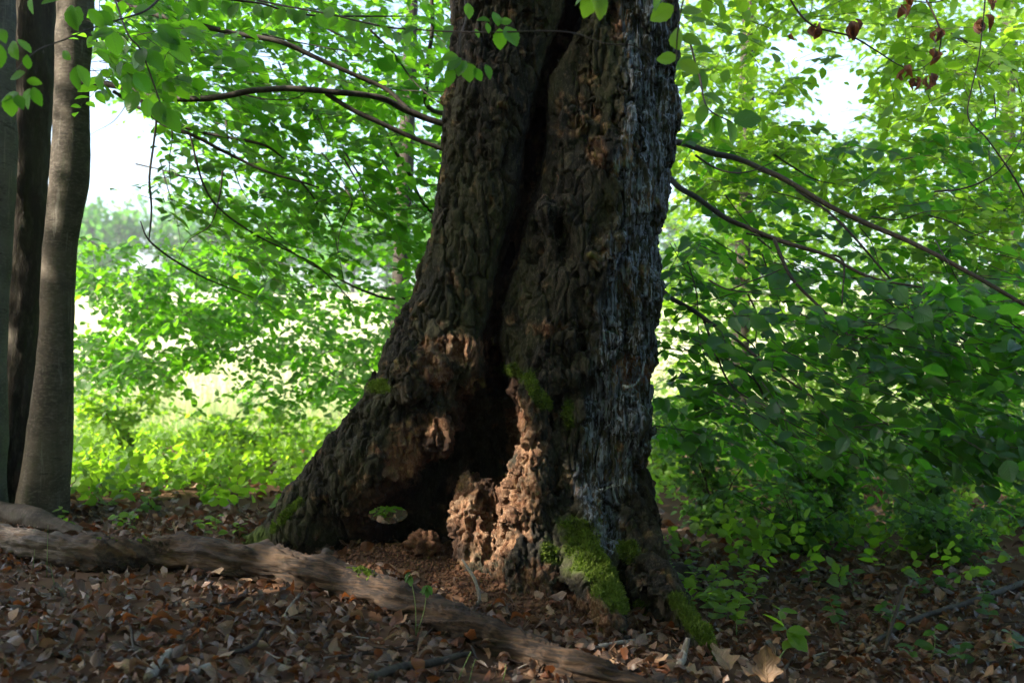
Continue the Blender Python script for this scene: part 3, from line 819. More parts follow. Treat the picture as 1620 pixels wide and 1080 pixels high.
def sprays(org, head, pitch, length, nl, leaf, rng, jit=0.42, droop=0.22):
    """flat beech sprays: a twig with leaves left and right. returns leaf arrays and twig geometry"""
    k = len(org)
    roll = rng.normal(0, 0.28, k)
    d = np.stack([np.cos(head) * np.cos(pitch), np.sin(head) * np.cos(pitch), np.sin(pitch)], -1)
    s = np.stack([-np.sin(head), np.cos(head), 0 * head], -1)
    n = np.cross(d, s)
    s, n = s * np.cos(roll)[:, None] + n * np.sin(roll)[:, None], n * np.cos(roll)[:, None] - s * np.sin(roll)[:, None]
    t = (np.arange(nl) + 0.7) / nl
    sg = np.where(np.arange(nl) % 2, 1.0, -1.0)
    bend = rng.normal(0, 0.14, k)
    def at(tt): return org[:, None] + length[:, None, None] * (tt[None, :, None] * d[:, None] + (bend[:, None] * tt[None] ** 2)[..., None] * s[:, None]) + np.array((0, 0, -1.0)) * (droop * length[:, None] * tt[None] ** 2)[..., None]
    pos = at(t)
    ld = d[:, None] * 0.62 + (sg[None, :, None] * s[:, None]) * 0.85 + rng.normal(0, 0.2, (k, nl, 3)) + np.array((0, 0, -0.22))
    ld[:, -1] = d + rng.normal(0, 0.12, (k, 3))
    ln = n[:, None] + rng.normal(0, jit, (k, nl, 3))
    L = leaf * rng.uniform(0.55, 1.22, (k, nl)) * (0.8 + 0.35 * np.sin(math.pi * (0.15 + 0.8 * t)))[None]
    keep = rng.random((k, nl)) > 0.10
    # twig: 4 rings of 3
    tt = np.array([-0.12, 0.3, 0.65, 0.97]); path = at(tt)
    path = path + rng.normal(0, 0.012, path.shape) * (length / 0.45)[:, None, None]
    rad = (0.0026 * np.array([1.0, 0.8, 0.55, 0.25]))[None, :] * (length / 0.45)[:, None]
    a = np.arange(3) * 2 * math.pi / 3
    ring = path[:, :, None] + rad[:, :, None, None] * (np.cos(a)[None, None, :, None] * s[:, None, None] + np.sin(a)[None, None, :, None] * n[:, None, None])
    tvv = ring.reshape(-1, 3)
    b = (np.arange(k) * 12)[:, None, None, None] + (np.arange(3) * 3)[None, :, None, None] + np.arange(3)[None, None, :, None]
    b2 = (np.arange(k) * 12)[:, None, None, None] + (np.arange(3) * 3)[None, :, None, None] + ((np.arange(3) + 1) % 3)[None, None, :, None]
    tff = np.concatenate([b, b2, b2 + 3, b + 3], -1).reshape(-1, 4)
    return pos[keep], ld[keep], ln[keep], L[keep], (tvv, tff)
def px_box(k, boxes, rng):
    """random spray bases: boxes of (px0, py0, px1, py1, Y0, Y1, weight)"""
    b = np.array(boxes, float)
    w = b[:, 6] / b[:, 6].sum()
    c = b[rng.choice(len(b), k, p=w)]
    u = rng.random((k, 3))
    return c[:, 0] + u[:, 0] * (c[:, 2] - c[:, 0]), c[:, 1] + u[:, 1] * (c[:, 3] - c[:, 1]), c[:, 4] + u[:, 2] * (c[:, 5] - c[:, 4])
def Pv(px, py, Y):
    a, b = (px - 810.0) / F, (540.0 - py) / F
    dy, dz = cp - b * sp, sp + b * cp
    return np.stack([a / dy * Y, Y + 0 * a, CAM[2] + dz / dy * Y], -1)

def in_gap(px, py, gaps, soft, rng):
    """thin the leaves where the photograph shows open sky between the sprays"""
    g = np.zeros(len(px))
    for cx, cy, rx, ry, amt in gaps:
        g = np.maximum(g, amt * sstep(1.25, 0.75, np.sqrt(((px - cx) / rx) ** 2 + ((py - cy) / ry) ** 2)))
    return rng.random(len(px)) < g
GAPS = [(195, 225, 58, 58, 0.92), (170, 315, 50, 34, 0.8), (1325, 155, 46, 56, 0.88), (1250, 85, 38, 38, 0.8), (1350, 75, 40, 30, 0.6), (140, 505, 34, 20, 0.8), (275, 540, 40, 14, 0.6), (305, 600, 40, 20, 0.7), (315, 462, 36, 14, 0.7), (470, 665, 100, 26, 0.7), (560, 440, 60, 30, 0.4)]

def tree_foliage(tree, boxes, k, heading, spread, leaf, nl, seed, mat, key, temps=T_MID, length=(0.3, 0.6), singles=300, pitch=-0.12, jit=0.42, gaps=GAPS, limits=None, twig_mat='twig', gap_leaf=True):
    rng = np.random.default_rng(seed)
    px, py, Y = px_box(k, boxes, rng)
    ok_ = ~in_gap(px, py, gaps, 0, rng)
    px, py, Y = px[ok_], py[ok_], Y[ok_]
    org = Pv(px, py, Y)
    hd = np.radians(heading + rng.normal(0, spread, len(px)))
    pos, d, n, L, tw = sprays(org, hd, rng.normal(pitch, 0.22, len(px)), rng.uniform(*length, len(px)), nl, leaf, rng, jit)
    # leaves may not pass through the trunks, and stay out of the sky gaps
    qx, qy = proj(pos)
    bad = in_gap(qx, qy, gaps, 0, rng)
    bad |= (trunk_far(pos))
    bad |= pos[:, 2] < ground_h(pos[:, 0], pos[:, 1]) + 0.05
    pos, d, n, L = pos[~bad], d[~bad], n[~bad], L[~bad]
    # a twig is only kept where it still carries leaves
    tvv, tff = tw
    mid = tvv.reshape(-1, 12, 3).mean(1); mx, my = proj(mid)
    dead = in_gap(mx, my, [g[:4] + (1.0 if g[4] > 0.6 else g[4],) for g in gaps], 0, rng) | trunk_far(mid)
    tw = (tvv, tff[~np.repeat(dead, 9)])
    qx, qy = proj(pos)
    vis = (qx > 5) & (qx < 1615) & (qy > 5) & (qy < 1075) & (pos[:, 1] > 0.8)
    score = np.where(vis, L / np.maximum(pos[:, 1], 0.1), 0)
    score[(qx > 640) & (qx < 1060) & (pos[:, 1] > 5.0)] = 0
    order = np.argsort(-score)
    big = order[:singles]; big = big[score[big] > 0]
    rest = np.setdiff1d(np.arange(len(pos)), big)
    if len(big): single_leaves('leaf', tree, pos[big], d[big], n[big], L[big], T_NEAR, mat, key, rng)
    foliage('foliage', tree, pos[rest], d[rest], n[rest], L[rest], temps, rng, mat)
    tag(child('twigs', make_mesh('twigs', *tw, mat=M[twig_mat], smooth=True), tree), kind='stuff')
def trunk_far(p):
    """inside the hollow trunk's rough hull"""
    z = p[:, 2]
    cx = np.interp(z, [0, 0.8, 1.6, 3.1, 4.0], [-0.2, -0.1, 0.15, 0.30, 0.32]); r = np.interp(z, [0, 0.8, 1.6, 3.1], [1.2, 0.95, 0.72, 0.66])
    return (np.hypot(p[:, 0] - cx, p[:, 1] - 5.5) < r)

def limb(parent, rows, sides=9, mat='branch_bark', name='limb', rough=0.06, n=None):
    """a branch given as (px, py, Y, radius px)"""
    w = np.array([(*P(a, b, Y), r / F * Y) for a, b, Y, r in rows])
    m = n or max(12, len(rows) * 7)
    sp_ = smooth_path(w, m)
    sp_[:, :3] += (1.1 * np.stack([fbm(sp_[:, :3] + o, 3.5, 2) for o in (0, 31, 77)], -1)) * np.maximum(sp_[:, 3:4], 0.008) * np.minimum(1, np.linspace(0, 4, m))[:, None]
    sp_[:, 3] *= 0.76
    r = np.maximum(sp_[:, 3], 0.0012) * (1 + rough * vnoise(sp_[:, 0] * 25, sp_[:, 1] * 25, sp_[:, 2] * 25) * 1.5)
    v, f = tube(sp_[:, :3], r, sides)
    return child(name, make_mesh(name, v, f, smooth=True, mat=M[mat]), parent)

def bole(parent, rows, sides, rings, mat, flare=1.0, relief=0.012, freq=9.0, stretch=0.3, name='trunk'):
    """an upright trunk with root swell: rows (x, y, z, r)"""
    sp_ = smooth_path(rows, rings)
    v, f = tube(sp_[:, :3], sp_[:, 3], sides)
    nn = normals_of(v, f)
    z = v[:, 2]; zb = rows[0][2]
    low = np.exp(-np.maximum(z - zb, 0) / 0.30) * flare
    ang = np.arctan2(v[:, 1] - np.interp(z, sp_[:, 2], sp_[:, 1]), v[:, 0] - np.interp(z, sp_[:, 2], sp_[:, 0]))
    d = relief * fbm(v, freq, 4, (1, 1, stretch)) + low * (0.05 + 0.045 * np.cos(ang * 5 + zb)) + 0.02 * fbm(v, 1.6, 2)
    v = v + nn * d[:, None]
    return child(name, make_mesh(name, v, f, smooth=True, mat=M[mat]), parent)

# ------------------------------------------------------------------ canopy overhead, out of view, placed and opened to shape sun and shade
SUNNY = [(P(832, 730, 4.95), 0.20), (P(790, 830, 5.0), 0.26), (P(690, 680, 5.1), 0.09), (P(820, 660, 5.0), 0.12), (P(560, 915, 4.9), 0.16), (P(700, 965, 4.6), 0.12), (P(940, 1040, 3.9), 0.16), (P(930, 890, 4.7), 0.10), (P(1180, 1060, 3.7), 0.14), (P(740, 550, 5.1), 0.06), (P(120, 860, 5.4), 0.10), (P(460, 960, 4.6), 0.10)]
def sun_open(p, r_add=0.0):
    m = np.zeros(len(p), bool)
    for c, r in SUNNY:
        e = p - c; t = e @ SUN
        dd = np.linalg.norm(e - t[:, None] * SUN, axis=1)
        m |= (dd < r + r_add) & (t > 1.0)
    return m
def lit_beyond(pos, rng):
    """unseen crown leaves mostly dropped where they would shade the wood edge and right-hand foliage"""
    t = (pos[:, 2] - 1.5) / SUN[2]
    q_ = pos - SUN * t[:, None]
    return (((q_[:, 1] > 6.3) & (rng.random(len(pos)) < 0.9)) | ((q_[:, 0] > 1.6) & (q_[:, 1] > 3.4) & (rng.random(len(pos)) < 0.7)))
def crown(parent, name, centre, size, k, seed, mat, leaf=0.15):
    rng = np.random.default_rng(seed)
    nc = max(8, k // 160)
    cc = rng.normal(0, 1, (nc, 3)); cc = nz_(cc) * rng.random((nc, 1)) ** 0.4 * np.array(size) + np.array(centre)
    i = rng.integers(0, nc, k)
    pos = cc[i] + rng.normal(0, 1, (k, 3)) * np.array((0.62, 0.62, 0.22))
    qx, qy = proj(pos)
    vis = (pos[:, 1] > 0.3) & (qy > -60) & (qx > -80) & (qx < 1700)
    bad = vis | sun_open(pos, 0.05) | (pos[:, 2] < 2.6) | lit_beyond(pos, rng)
    pos = pos[~bad]
    k = len(pos)
    a = rng.random(k) * 2 * math.pi
    d = np.stack([np.cos(a), np.sin(a), rng.normal(-0.2, 0.25, k)], -1)
    n = np.array((0, 0, 1.0)) + rng.normal(0, 0.4, (k, 3))
    return foliage(name, parent, pos, d, n, leaf * rng.uniform(0.7, 1.25, k), T_FAR, rng, mat)
def crown_limbs(parent, root, tips, r0, mat='branch_bark'):
    for t in tips:
        a, b = np.array(root, float), np.array(t, float)
        m = (a + b) / 2 + np.array((0, 0, 0.12 * np.linalg.norm(b - a)))
        w = smooth_path(np.vstack([a, m, b]), 14)
        child('limb', make_mesh('limb', *tube(w, np.linspace(r0, r0 * 0.2, 14), 8), smooth=True, mat=M[mat]), parent)

# hollow tree: bole above the picture, crown
up = [(0.32, 5.55, 3.2, 0.5), (0.36, 5.55, 4.2, 0.52), (0.45, 5.6, 6.0, 0.46), (0.5, 5.6, 9.0, 0.3), (0.5, 5.6, 11.5, 0.12)]
bole(hollow, up, 32, 50, 'dark_bark', flare=0.0, relief=0.03, name='upper_trunk')
crown_limbs(hollow, (0.45, 5.6, 6.0), [(-3.5, 3.5, 8.2), (4.2, 4.5, 8.6), (0.5, 1.0, 8.8), (1.5, 9.5, 9.0), (-2.5, 8.5, 8.5)], 0.16)
crown(hollow, 'crown', (-0.5, 4.0, 8.2), (5.2, 5.2, 2.2), 15000, 41, M['leaf_dark'])

# ------------------------------------------------------------------ the beeches on the left
def px_bole(rows, zb_drop=0.08):
    return [(*P(a, b, Y), 0.9 * r / F * Y) for a, b, Y, r in rows]
Yp = 6.3
rows = px_bole([(62, 850, Yp, 48), (68, 790, Yp, 42), (78, 700, Yp, 36), (88, 550, Yp, 31), (94, 400, Yp, 31), (112, 270, Yp, 32), (113, 130, Yp, 28.5), (119, 0, Yp, 31), (124, -250, Yp, 30), (135, -1100, Yp, 22)])
pale = thing('beech_tree', (*rows[0][:2], 0.1), 'pale smooth barked beech trunk with a long limb reaching towards the hollow tree', 'tree')
bole(pale, rows, 40, 150, 'beech_bark', flare=0.55, relief=0.006, freq=8.0, stretch=1.2)
rows = px_bole([(22, 830, 6.75, 50), (24, 760, 6.75, 40), (30, 600, 6.75, 34), (42, 300, 6.75, 36), (52, 0, 6.75, 40), (56, -250, 6.75, 38), (70, -1100, 6.75, 26)])
darkb = thing('beech_tree', (*rows[0][:2], 0.1), 'dark rough barked trunk squeezed between the two paler beech trunks', 'tree')
bole(darkb, rows, 48, 150, 'dark_bark', flare=0.7, relief=0.03, freq=14.0, stretch=0.4)
rows = px_bole([(-38, 810, 6.4, 52), (-34, 740, 6.4, 44), (-26, 560, 6.4, 40), (-14, 280, 6.4, 38), (-10, 0, 6.4, 36), (-6, -250, 6.4, 34), (4, -1100, 6.4, 25)])
greyb = thing('beech_tree', (*rows[0][:2], 0.1), 'grey beech trunk on the outside of the clump, next to the dark rough trunk', 'tree')
bole(greyb, rows, 40, 120, 'grey_bark', flare=0.6, relief=0.008, freq=8.0, stretch=1.0)
for r in ([(118, 128, 6.3, 9), (150, 133, 6.15, 7.5), (200, 142, 6.05, 6.5), (262, 153, 6.0, 6.5), (335, 156, 5.95, 6.8), (440, 141, 5.95, 6.4), (530, 146, 6.0, 6.4), (600, 155, 6.1, 6.4), (650, 178, 6.2, 6.8), (740, 212, 6.3, 6.5)],
          [(515, 148, 6.0, 5.0), (575, 184, 6.05, 5.2), (640, 214, 6.1, 5.0), (740, 250, 6.2, 4.6)],
          [(112, 30, 6.3, 8), (165, 82, 6.3, 5.5), (205, 130, 6.2, 4.6), (245, 185, 6.2, 4.4), (300, 212, 6.2, 3.8), (400, 262, 6.3, 3.0), (505, 298, 6.4, 2.0)],
          [(180, 145, 6.45, 4.0), (230, 175, 6.4, 3.6), (320, 208, 6.5, 3.4), (410, 226, 6.5, 3.2), (450, 252, 6.6, 1.6)],
          [(110, -60, 6.3, 10), (200, 8, 6.2, 6), (300, 34, 6.1, 5.5), (365, 50, 6.1, 5.5), (440, 66, 6.1, 5.4), (520, 102, 6.15, 5.0), (600, 136, 6.2, 4.6), (648, 174, 6.2, 4.0)],
          [(248, 186, 6.0, 2.6), (243, 230, 6.0, 2.4), (238, 280, 6.0, 2.5), (240, 330, 6.05, 2.2), (236, 382, 6.1, 1.5)], [(222, 350, 6.1, 1.2), (236, 380, 6.1, 2.0), (272, 410, 6.2, 2.2), (330, 442, 6.3, 1.8), (400, 470, 6.5, 1.0)],
          [(300, 212, 6.2, 2.4), (330, 310, 6.3, 2.2), (400, 370, 6.5, 2.0), (500, 420, 6.8, 1.6), (560, 480, 7.0, 1.2)]):
    limb(pale, r)
crown_limbs(pale, P(124, -250, 6.3), [(-5.0, 3.0, 6.2), (-6.5, 1.0, 7.0), (-1.5, 3.0, 7.2)], 0.08)
crown(pale, 'crown', (-4.6, 2.4, 6.4), (3.6, 3.4, 1.6), 11000, 42, M['leaf_dark'])
crown(greyb, 'crown', (-8.0, 1.5, 7.6), (4.2, 4.5, 2.2), 12000, 43, M['leaf_dark'])
crown(darkb, 'crown', (-5.6, -1.6, 8.2), (4.5, 3.4, 2.0), 10000, 44, M['leaf_dark'])
# unseen wood behind and beside the viewer, added to shade the trunk from the front
def wood_mass():
    rng = np.random.default_rng(77)
    cs = []
    for k in range(300):
        a = math.radians(rng.uniform(165, 395))
        r = rng.uniform(7, 13)
        if a > math.radians(325) and rng.random() < 0.65: continue
        cs.append((r * math.cos(a) * 1.0, 2.0 + r * math.sin(a) * 0.9, rng.uniform(0.8, 11.0)))
    for k in range(120): cs.append((rng.uniform(-8, 5), rng.uniform(-9, 3.0), rng.uniform(6.5, 11)))
    cs = np.array(cs)
    i = rng.integers(0, len(cs), 64000)
    pos = cs[i] + rng.normal(0, 1, (64000, 3)) * (0.9, 0.9, 0.45)
    qx, qy = proj(pos)
    bad = ((pos[:, 1] > 0.3) & (qy > -60) & (qx > -120) & (qx < 1740)) | sun_open(pos, 0.1) | (pos[:, 2] < 0.2) | (np.linalg.norm(pos - CAM, axis=1) < 3.5) | lit_beyond(pos, rng)
    pos = pos[~bad]; k = len(pos)
    a = rng.random(k) * 2 * math.pi
    d = np.stack([np.cos(a), np.sin(a), rng.normal(-0.2, 0.3, k)], -1)
    n = np.array((0, 0, 1.0)) + rng.normal(0, 0.55, (k, 3))
    v, t, u, r = leaf_geo(pos, d, n, 0.31 * rng.uniform(0.7, 1.25, k), T_FAR, rng)
    o = obj('unseen_woodland', make_mesh('unseen_woodland', v, t, uv=u, attrs={'rnd': r}, mat=M['leaf_dark'], smooth=True))
    tag(o, 'unseen leafy beech wood behind the viewer, added to dim light from the front', kind='stuff')
wood_mass()
# foliage carried by the pale beech: between it and the hollow trunk
tree_foliage(pale, [(150, -60, 720, 150, 6.3, 8.3, 2.4), (230, 120, 720, 330, 6.3, 8.7, 2.4), (300, 300, 680, 470, 6.6, 9.0, 1.3), (140, -60, 330, 120, 5.0, 6.2, 0.45)],
             760, 10, 60, 0.092, 11, 51, M['leaf'], 'left_leaf')

# ------------------------------------------------------------------ the beech behind the hollow tree, its limbs to the right
rows = [(0.55, 7.6, -0.1, 0.17), (0.52, 7.6, 0.5, 0.14), (0.5, 7.6, 2.0, 0.125), (0.55, 7.6, 5.0, 0.11), (0.6, 7.6, 8.0, 0.07)]
behind = thing('beech_tree', rows[0][:3], 'beech hidden behind the hollow trunk, its dark limbs sloping down to the right', 'tree')
bole(behind, rows, 24, 60, 'grey_bark', flare=0.5, relief=0.006)
for r in ([(930, 205, 7.6, 11), (1030, 222, 6.5, 7.5), (1120, 238, 5.9, 6.5), (1200, 266, 5.5, 6), (1300, 320, 5.2, 5.6), (1420, 376, 5.0, 5.2), (1500, 412, 4.8, 4.8), (1640, 492, 4.6, 4.2)],
          [(930, 240, 7.6, 10), (1035, 272, 6.3, 6.8), (1078, 297, 5.9, 6.2), (1150, 345, 5.5, 5.6), (1225, 379, 5.25, 5.0), (1300, 402, 5.1, 4.0), (1380, 440, 5.0, 3.2), (1470, 456, 4.9, 2.0)],
          [(1225, 379, 5.25, 4.0), (1246, 430, 5.1, 3.6), (1290, 478, 5.0, 3.0), (1345, 532, 4.9, 2.2), (1400, 570, 4.8, 1.5)],
          [(930, 430, 7.6, 9), (1025, 452, 6.2, 5.6), (1062, 468, 5.8, 5.2), (1112, 502, 5.4, 4.6), (1160, 534, 5.2, 3.6), (1230, 590, 5.0, 2.6), (1330, 660, 4.8, 1.6)],
          [(1260, 300, 5.8, 3.2), (1330, 352, 5.5, 2.6), (1420, 455, 5.3, 2.2), (1500, 520, 5.1, 1.8), (1610, 590, 5.0, 1.3)],
          [(1112, 502, 5.4, 2.8), (1150, 600, 5.3, 2.2), (1200, 640, 5.2, 1.6), (1290, 690, 5.0, 1.1)],
          [(1300, 402, 5.1, 2.4), (1332, 414, 5.1, 2.2), (1332, 480, 5.0, 1.5)],
          [(930, 150, 7.6, 9), (700, 180, 7.4, 5.6), (676, 120, 7.2, 4.6), (682, 40, 7.1, 4.4), (680, -60, 7.0, 4.0)],
          [(930, 420, 7.6, 7), (700, 345, 7.3, 4.4), (645, 270, 7.1, 4.0), (612, 215, 7.0, 3.0)],
          [(930, 560, 7.6, 6), (690, 480, 7.4, 3.5), (600, 470, 7.4, 2.6), (480, 410, 7.3, 2.0), (400, 350, 7.2, 1.4)]):
    limb(behind, r)
tree_foliage(behind, [(1040, 380, 1640, 560, 5.3, 6.8, 1.8), (1080, 480, 1640, 700, 4.4, 5.8, 2.4), (1020, 520, 1200, 700, 5.6, 7.0, 0.8), (1040, 200, 1640, 400, 5.8, 7.5, 1.4), (1260, 640, 1640, 720, 4.2, 5.2, 0.7), (1300, 420, 1640, 560, 4.3, 5.2, 0.5)],
             460, -25, 50, 0.092, 11, 52, M['leaf_dark'], 'right_leaf', jit=0.5)

# ------------------------------------------------------------------ bright trees further right and behind
def back_tree(x, y, r, h, label, group, boxes, k, seed, mat, key, leaf=0.085, singles=120, crown_k=0, lean=0.0, bark='branch_bark', **kw):
    zb = float(ground_h(x, y)) - 0.06
    rows = [(x, y, zb, r * 1.25), (x + lean * 0.15, y, zb + 0.6, r), (x + lean * 0.5, y, zb + h * 0.4, r * 0.8), (x + lean, y, zb + h, r * 0.35)]
    t = thing('beech_tree', (x, y, zb), label, 'tree', group)
    bole(t, rows, 20, 40, bark, flare=0.35, relief=0.005)
    tree_foliage(t, boxes, k, kw.pop('heading', 0), kw.pop('spread', 120), leaf, 11, seed, mat, key, singles=singles, **kw)
    return t
NO = []
rt = back_tree(4.9, 8.6, 0.11, 8.0, 'slender beech right of the hollow tree with bright backlit leaves overhead', None,
               [(1050, -80, 1640, 120, 6.0, 8.5, 2.0), (1380, 40, 1640, 330, 6.0, 9.0, 2.0), (1060, 80, 1260, 300, 6.5, 9.0, 1.3), (1400, 300, 1660, 430, 6.0, 8.0, 0.8), (1100, 230, 1400, 330, 6.5, 9, 0.8)],
               680, 53, M['leaf_young'], 'right_high_leaf', singles=300, lean=0.5)
back_tree(2.9, 13.0, 0.13, 10.0, 'thin beech deeper in the wood, its stem crossing the bright gap in the leaves', None,
          [(1040, -60, 1640, 250, 10.5, 15, 2.2), (1050, 200, 1640, 480, 10.0, 14, 2.2), (1040, 430, 1640, 700, 9.5, 13, 2.0)],
          1300, 54, M['leaf_young'], 'far_right_leaf', singles=0, temps=T_FAR, leaf=0.10, length=(0.5, 0.95), lean=0.3)
back_tree(8.5, 17.0, 0.16, 12.0, 'far beech at the wood edge behind the dark sprays on the right', None,
          [(1040, -40, 1700, 300, 15, 20, 2.0), (1040, 280, 1700, 720, 14, 19, 3.0)],
          1300, 55, M['leaf_young'], 'far_right_leaf', singles=0, temps=T_FAR, leaf=0.12, length=(0.7, 1.3), gaps=GAPS)
back_tree(-1.3, 10.4, 0.10, 9.0, 'young beech at the meadow edge seen past the hollow tree, drooping blurred sprays', None,
          [(100, 370, 420, 450, 8.5, 11, 1.4), (90, 540, 330, 600, 8.5, 11, 1.5), (100, 420, 330, 540, 8.5, 11, 2.0), (300, 430, 680, 560, 8.5, 11, 2.2), (380, 540, 640, 660, 8.5, 10.5, 1.5), (150, 440, 420, 520, 9, 11.5, 1.3)],
          980, 56, M['leaf'], 'mid_left_leaf', singles=120, lean=0.4, pitch=-0.2)
back_tree(0.4, 13.5, 0.12, 10.0, 'beech beyond the hollow tree closing the view with loose green leaves', None,
          [(330, 150, 760, 420, 11, 14, 2.0), (150, -40, 760, 180, 11, 14, 2.0), (380, 380, 720, 620, 11, 14, 0.9)],
          560, 57, M['leaf'], 'far_left_leaf', singles=0, temps=T_FAR, leaf=0.10, length=(0.5, 0.9))

# thin side branches threading the leaves
def side_branches(tree, k, box, Yr, ang, r0, seed):
    rng = np.random.default_rng(seed)
    for i in range(k):
        x, y, Y = rng.uniform(box[0], box[2]), rng.uniform(box[1], box[3]), rng.uniform(*Yr)
        th = math.radians(rng.normal(*ang)); l = rng.uniform(90, 240); r = r0 * rng.uniform(0.6, 1.2)
        rows = []
        for q_ in range(5):
            rows.append((x, y, Y, r * (1 - 0.19 * q_)))
            x += l / 4 * math.cos(th); y += l / 4 * math.sin(th); th += rng.normal(0, 0.28); Y += rng.normal(0, 0.08)
        e = np.array([P(*w_[:3]) for w_ in rows])
        if trunk_far(e).any() or any(620 < w_[0] < 1075 and w_[2] < 6.2 for w_ in rows): continue
        limb(tree, rows, sides=5, name='branch')
side_branches(pale, 26, (200, -20, 600, 330), (6.2, 8.0), (35, 30), 2.4, 301)
side_branches(behind, 30, (1070, 220, 1480, 600), (4.6, 6.6), (32, 22), 2.2, 302)
side_branches(rt, 9, (1420, -20, 1600, 320), (6.0, 8.0), (60, 40), 2.0, 303)

# ------------------------------------------------------------------ fallen logs
def log_mesh(rows, sides, rings, mat, relief=0.012, knots=()):
    w = np.array([(*P(a, b, Y), r / F * Y) for a, b, Y, r in rows])
    sp_ = smooth_path(w, rings)
    v, f = tube(sp_[:, :3], sp_[:, 3], sides)
    nn = normals_of(v, f)
    T = sp_[-1, :3] - sp_[0, :3]; T /= np.linalg.norm(T)
    al = v @ T; cr = v - al[:, None] * T
    sv = np.stack([cr[:, 0] + 0.3 * vnoise(al * 2.0, cr[:, 0], cr[:, 1]) * 0.1, cr[:, 1] + cr[:, 2], al * 0.10], -1)
    d = relief * 1.3 * fbm(sv, 38.0, 3, (1, 1, 1), 0.65) + relief * 0.9 * fbm(v, 14.0, 3) + 0.035 * fbm(v, 3.5, 2) - relief * 1.2 * np.exp(-(fbm(sv + 4, 22.0, 2) / 0.08) ** 2)
    for px, py, Y, r, h_ in knots:
        c = P(px, py, Y); dd = np.linalg.norm(v - c, axis=1)
        d += h_ * np.exp(-(dd / r) ** 2)
    return v + nn * d[:, None], f, al, nn
def log_material():
    m, nt, out = new_mat('dead_log_wood'); n = N(nt)
    g = n('NewGeometry').outputs['Position']
    rot = n('Mapping', {'Vector': g, 'Rotation': (0, 0, math.radians(25))}).outputs[0]
    sv = n('Mapping', {'Vector': rot, 'Scale': (0.10, 1, 1)}).outputs[0]
    st = n.noise(95.0, 5.0, sv, 0.68); pa = n.noise(4.5, 5.0, None, 0.65); fi = n.noise(60.0, 4.0)
    x = n('SeparateXYZ', {0: g}).outputs[0]
    col = n.mix(n.ramp(st, 0.40, 0.62), (0.009, 0.006, 0.0045), (0.056, 0.033, 0.019))
    col = n.mix(n.math('MULTIPLY', n.ramp(pa, 0.50, 0.66), 0.6), col, (0.028, 0.022, 0.017))
    col = n.mix(n.math('MULTIPLY', n.ramp(n.noise(6.0, 4.0, sv), 0.52, 0.7), 0.6), col, (0.15, 0.088, 0.045))
    # grey flaking bark still clings to the far end of the log
    bk = n.mix(n.ramp(fi, 0.4, 0.65), (0.045, 0.036, 0.029), (0.115, 0.092, 0.075))
    e = n.math('ADD', x, n.math('MULTIPLY', pa, 1.3))
    col = n.mix(n.math('MULTIPLY', n.ramp(e, -1.25, -1.75), n.ramp(n.noise(11.0, 5.0, None, 0.7), 0.40, 0.52)), col, bk)
    h = n.math('ADD', n.math('MULTIPLY', st, 1.0), n.math('MULTIPLY', fi, 0.3))
    b = n('Bump', {'Height': h, 'Strength': 0.8, 'Distance': 0.012})
    bs = n('BsdfPrincipled', {'Base Color': col, 'Roughness': 0.78, 'Specular IOR Level': 0.3, 'Normal': b.outputs[0]})
    n.link(bs.outputs[0], out.inputs[0]); return m
M['log'] = log_material()
LOG = [(-90, 835, 5.42, 33), (0, 850, 5.34, 34), (95, 868, 5.22, 36), (180, 878, 5.12, 35), (270, 873, 5.02, 38), (350, 880, 4.92, 40), (440, 895, 4.80, 37), (530, 915, 4.66, 35), (620, 943, 4.48, 34), (700, 972, 4.30, 34), (780, 1005, 4.10, 35), (860, 1033, 3.92, 34), (940, 1062, 3.76, 30), (1040, 1098, 3.6, 26), (1150, 1135, 3.45, 22)]
def settle(rows):
    """put each point of a lying log at the distance where its underside meets the ground"""
    out = []
    for a, b, Y, r in rows:
        g = ground_hit(a, b + r * 0.78)
        out.append((a, b, float(g[1]) , r))
    return out
LOG = settle([(a, b + 3, Y, r * 0.74) for a, b, Y, r in LOG])
lv, lf, lal, ln_ = log_mesh(LOG, 56, 480, M['log'], 0.018, [(385, 845, LOG[5][2], 0.10, 0.03), (292, 888, LOG[4][2] - 0.08, 0.06, 0.03), (985, 1020, LOG[12][2], 0.05, 0.05), (870, 1000, LOG[11][2], 0.07, 0.03), (40, 820, LOG[1][2], 0.08, 0.02)])
c0 = P(*LOG[6][:3])
flog = thing('fallen_log', (c0[0], c0[1], float(ground_h(c0[0], c0[1]))), 'long weathered fallen log lying across the dead leaves before the hollow tree', 'log')
child('log_body', make_mesh('log_body', lv, lf, smooth=True, mat=M['log']), flog)
# moss tufts on the log
lpx, lpy = proj(lv)
for cx, cy, rx, ry in ((165, 873, 27, 20), (228, 868, 16, 14), (245, 890, 9, 8), (565, 908, 22, 8)):
    k = np.nonzero((((lpx - cx) / rx) ** 2 + ((lpy - cy) / ry) ** 2 < 1.0 + 0.5 * RNG.normal(0, 0.4, len(lpx))) & (ln_[:, 1] < 0.35))[0]
    k = np.repeat(k, 7)
    tag(child('moss_tuft', frond_mesh('moss_tuft', lv[k] + RNG.normal(0, 0.008, (len(k), 3)), ln_[k], 0.010, 0.030, RNG), flog), kind='stuff')
rows = settle([(-60, 800, 5.8, 20), (0, 810, 5.8, 19), (50, 822, 5.7, 17), (100, 836, 5.6, 14), (140, 848, 5.5, 9), (165, 856, 5.4, 5)])
rows = [(a, b, Y + 0.05, r) for a, b, Y, r in rows]
c0 = P(*rows[2][:3])
dl = thing('fallen_branch', (c0[0], c0[1], float(ground_h(c0[0], c0[1]))), 'dark tapering dead branch at the foot of the pale beech, behind the long log', 'branch')
v, f, _, _ = log_mesh(rows, 28, 110, None, 0.010)
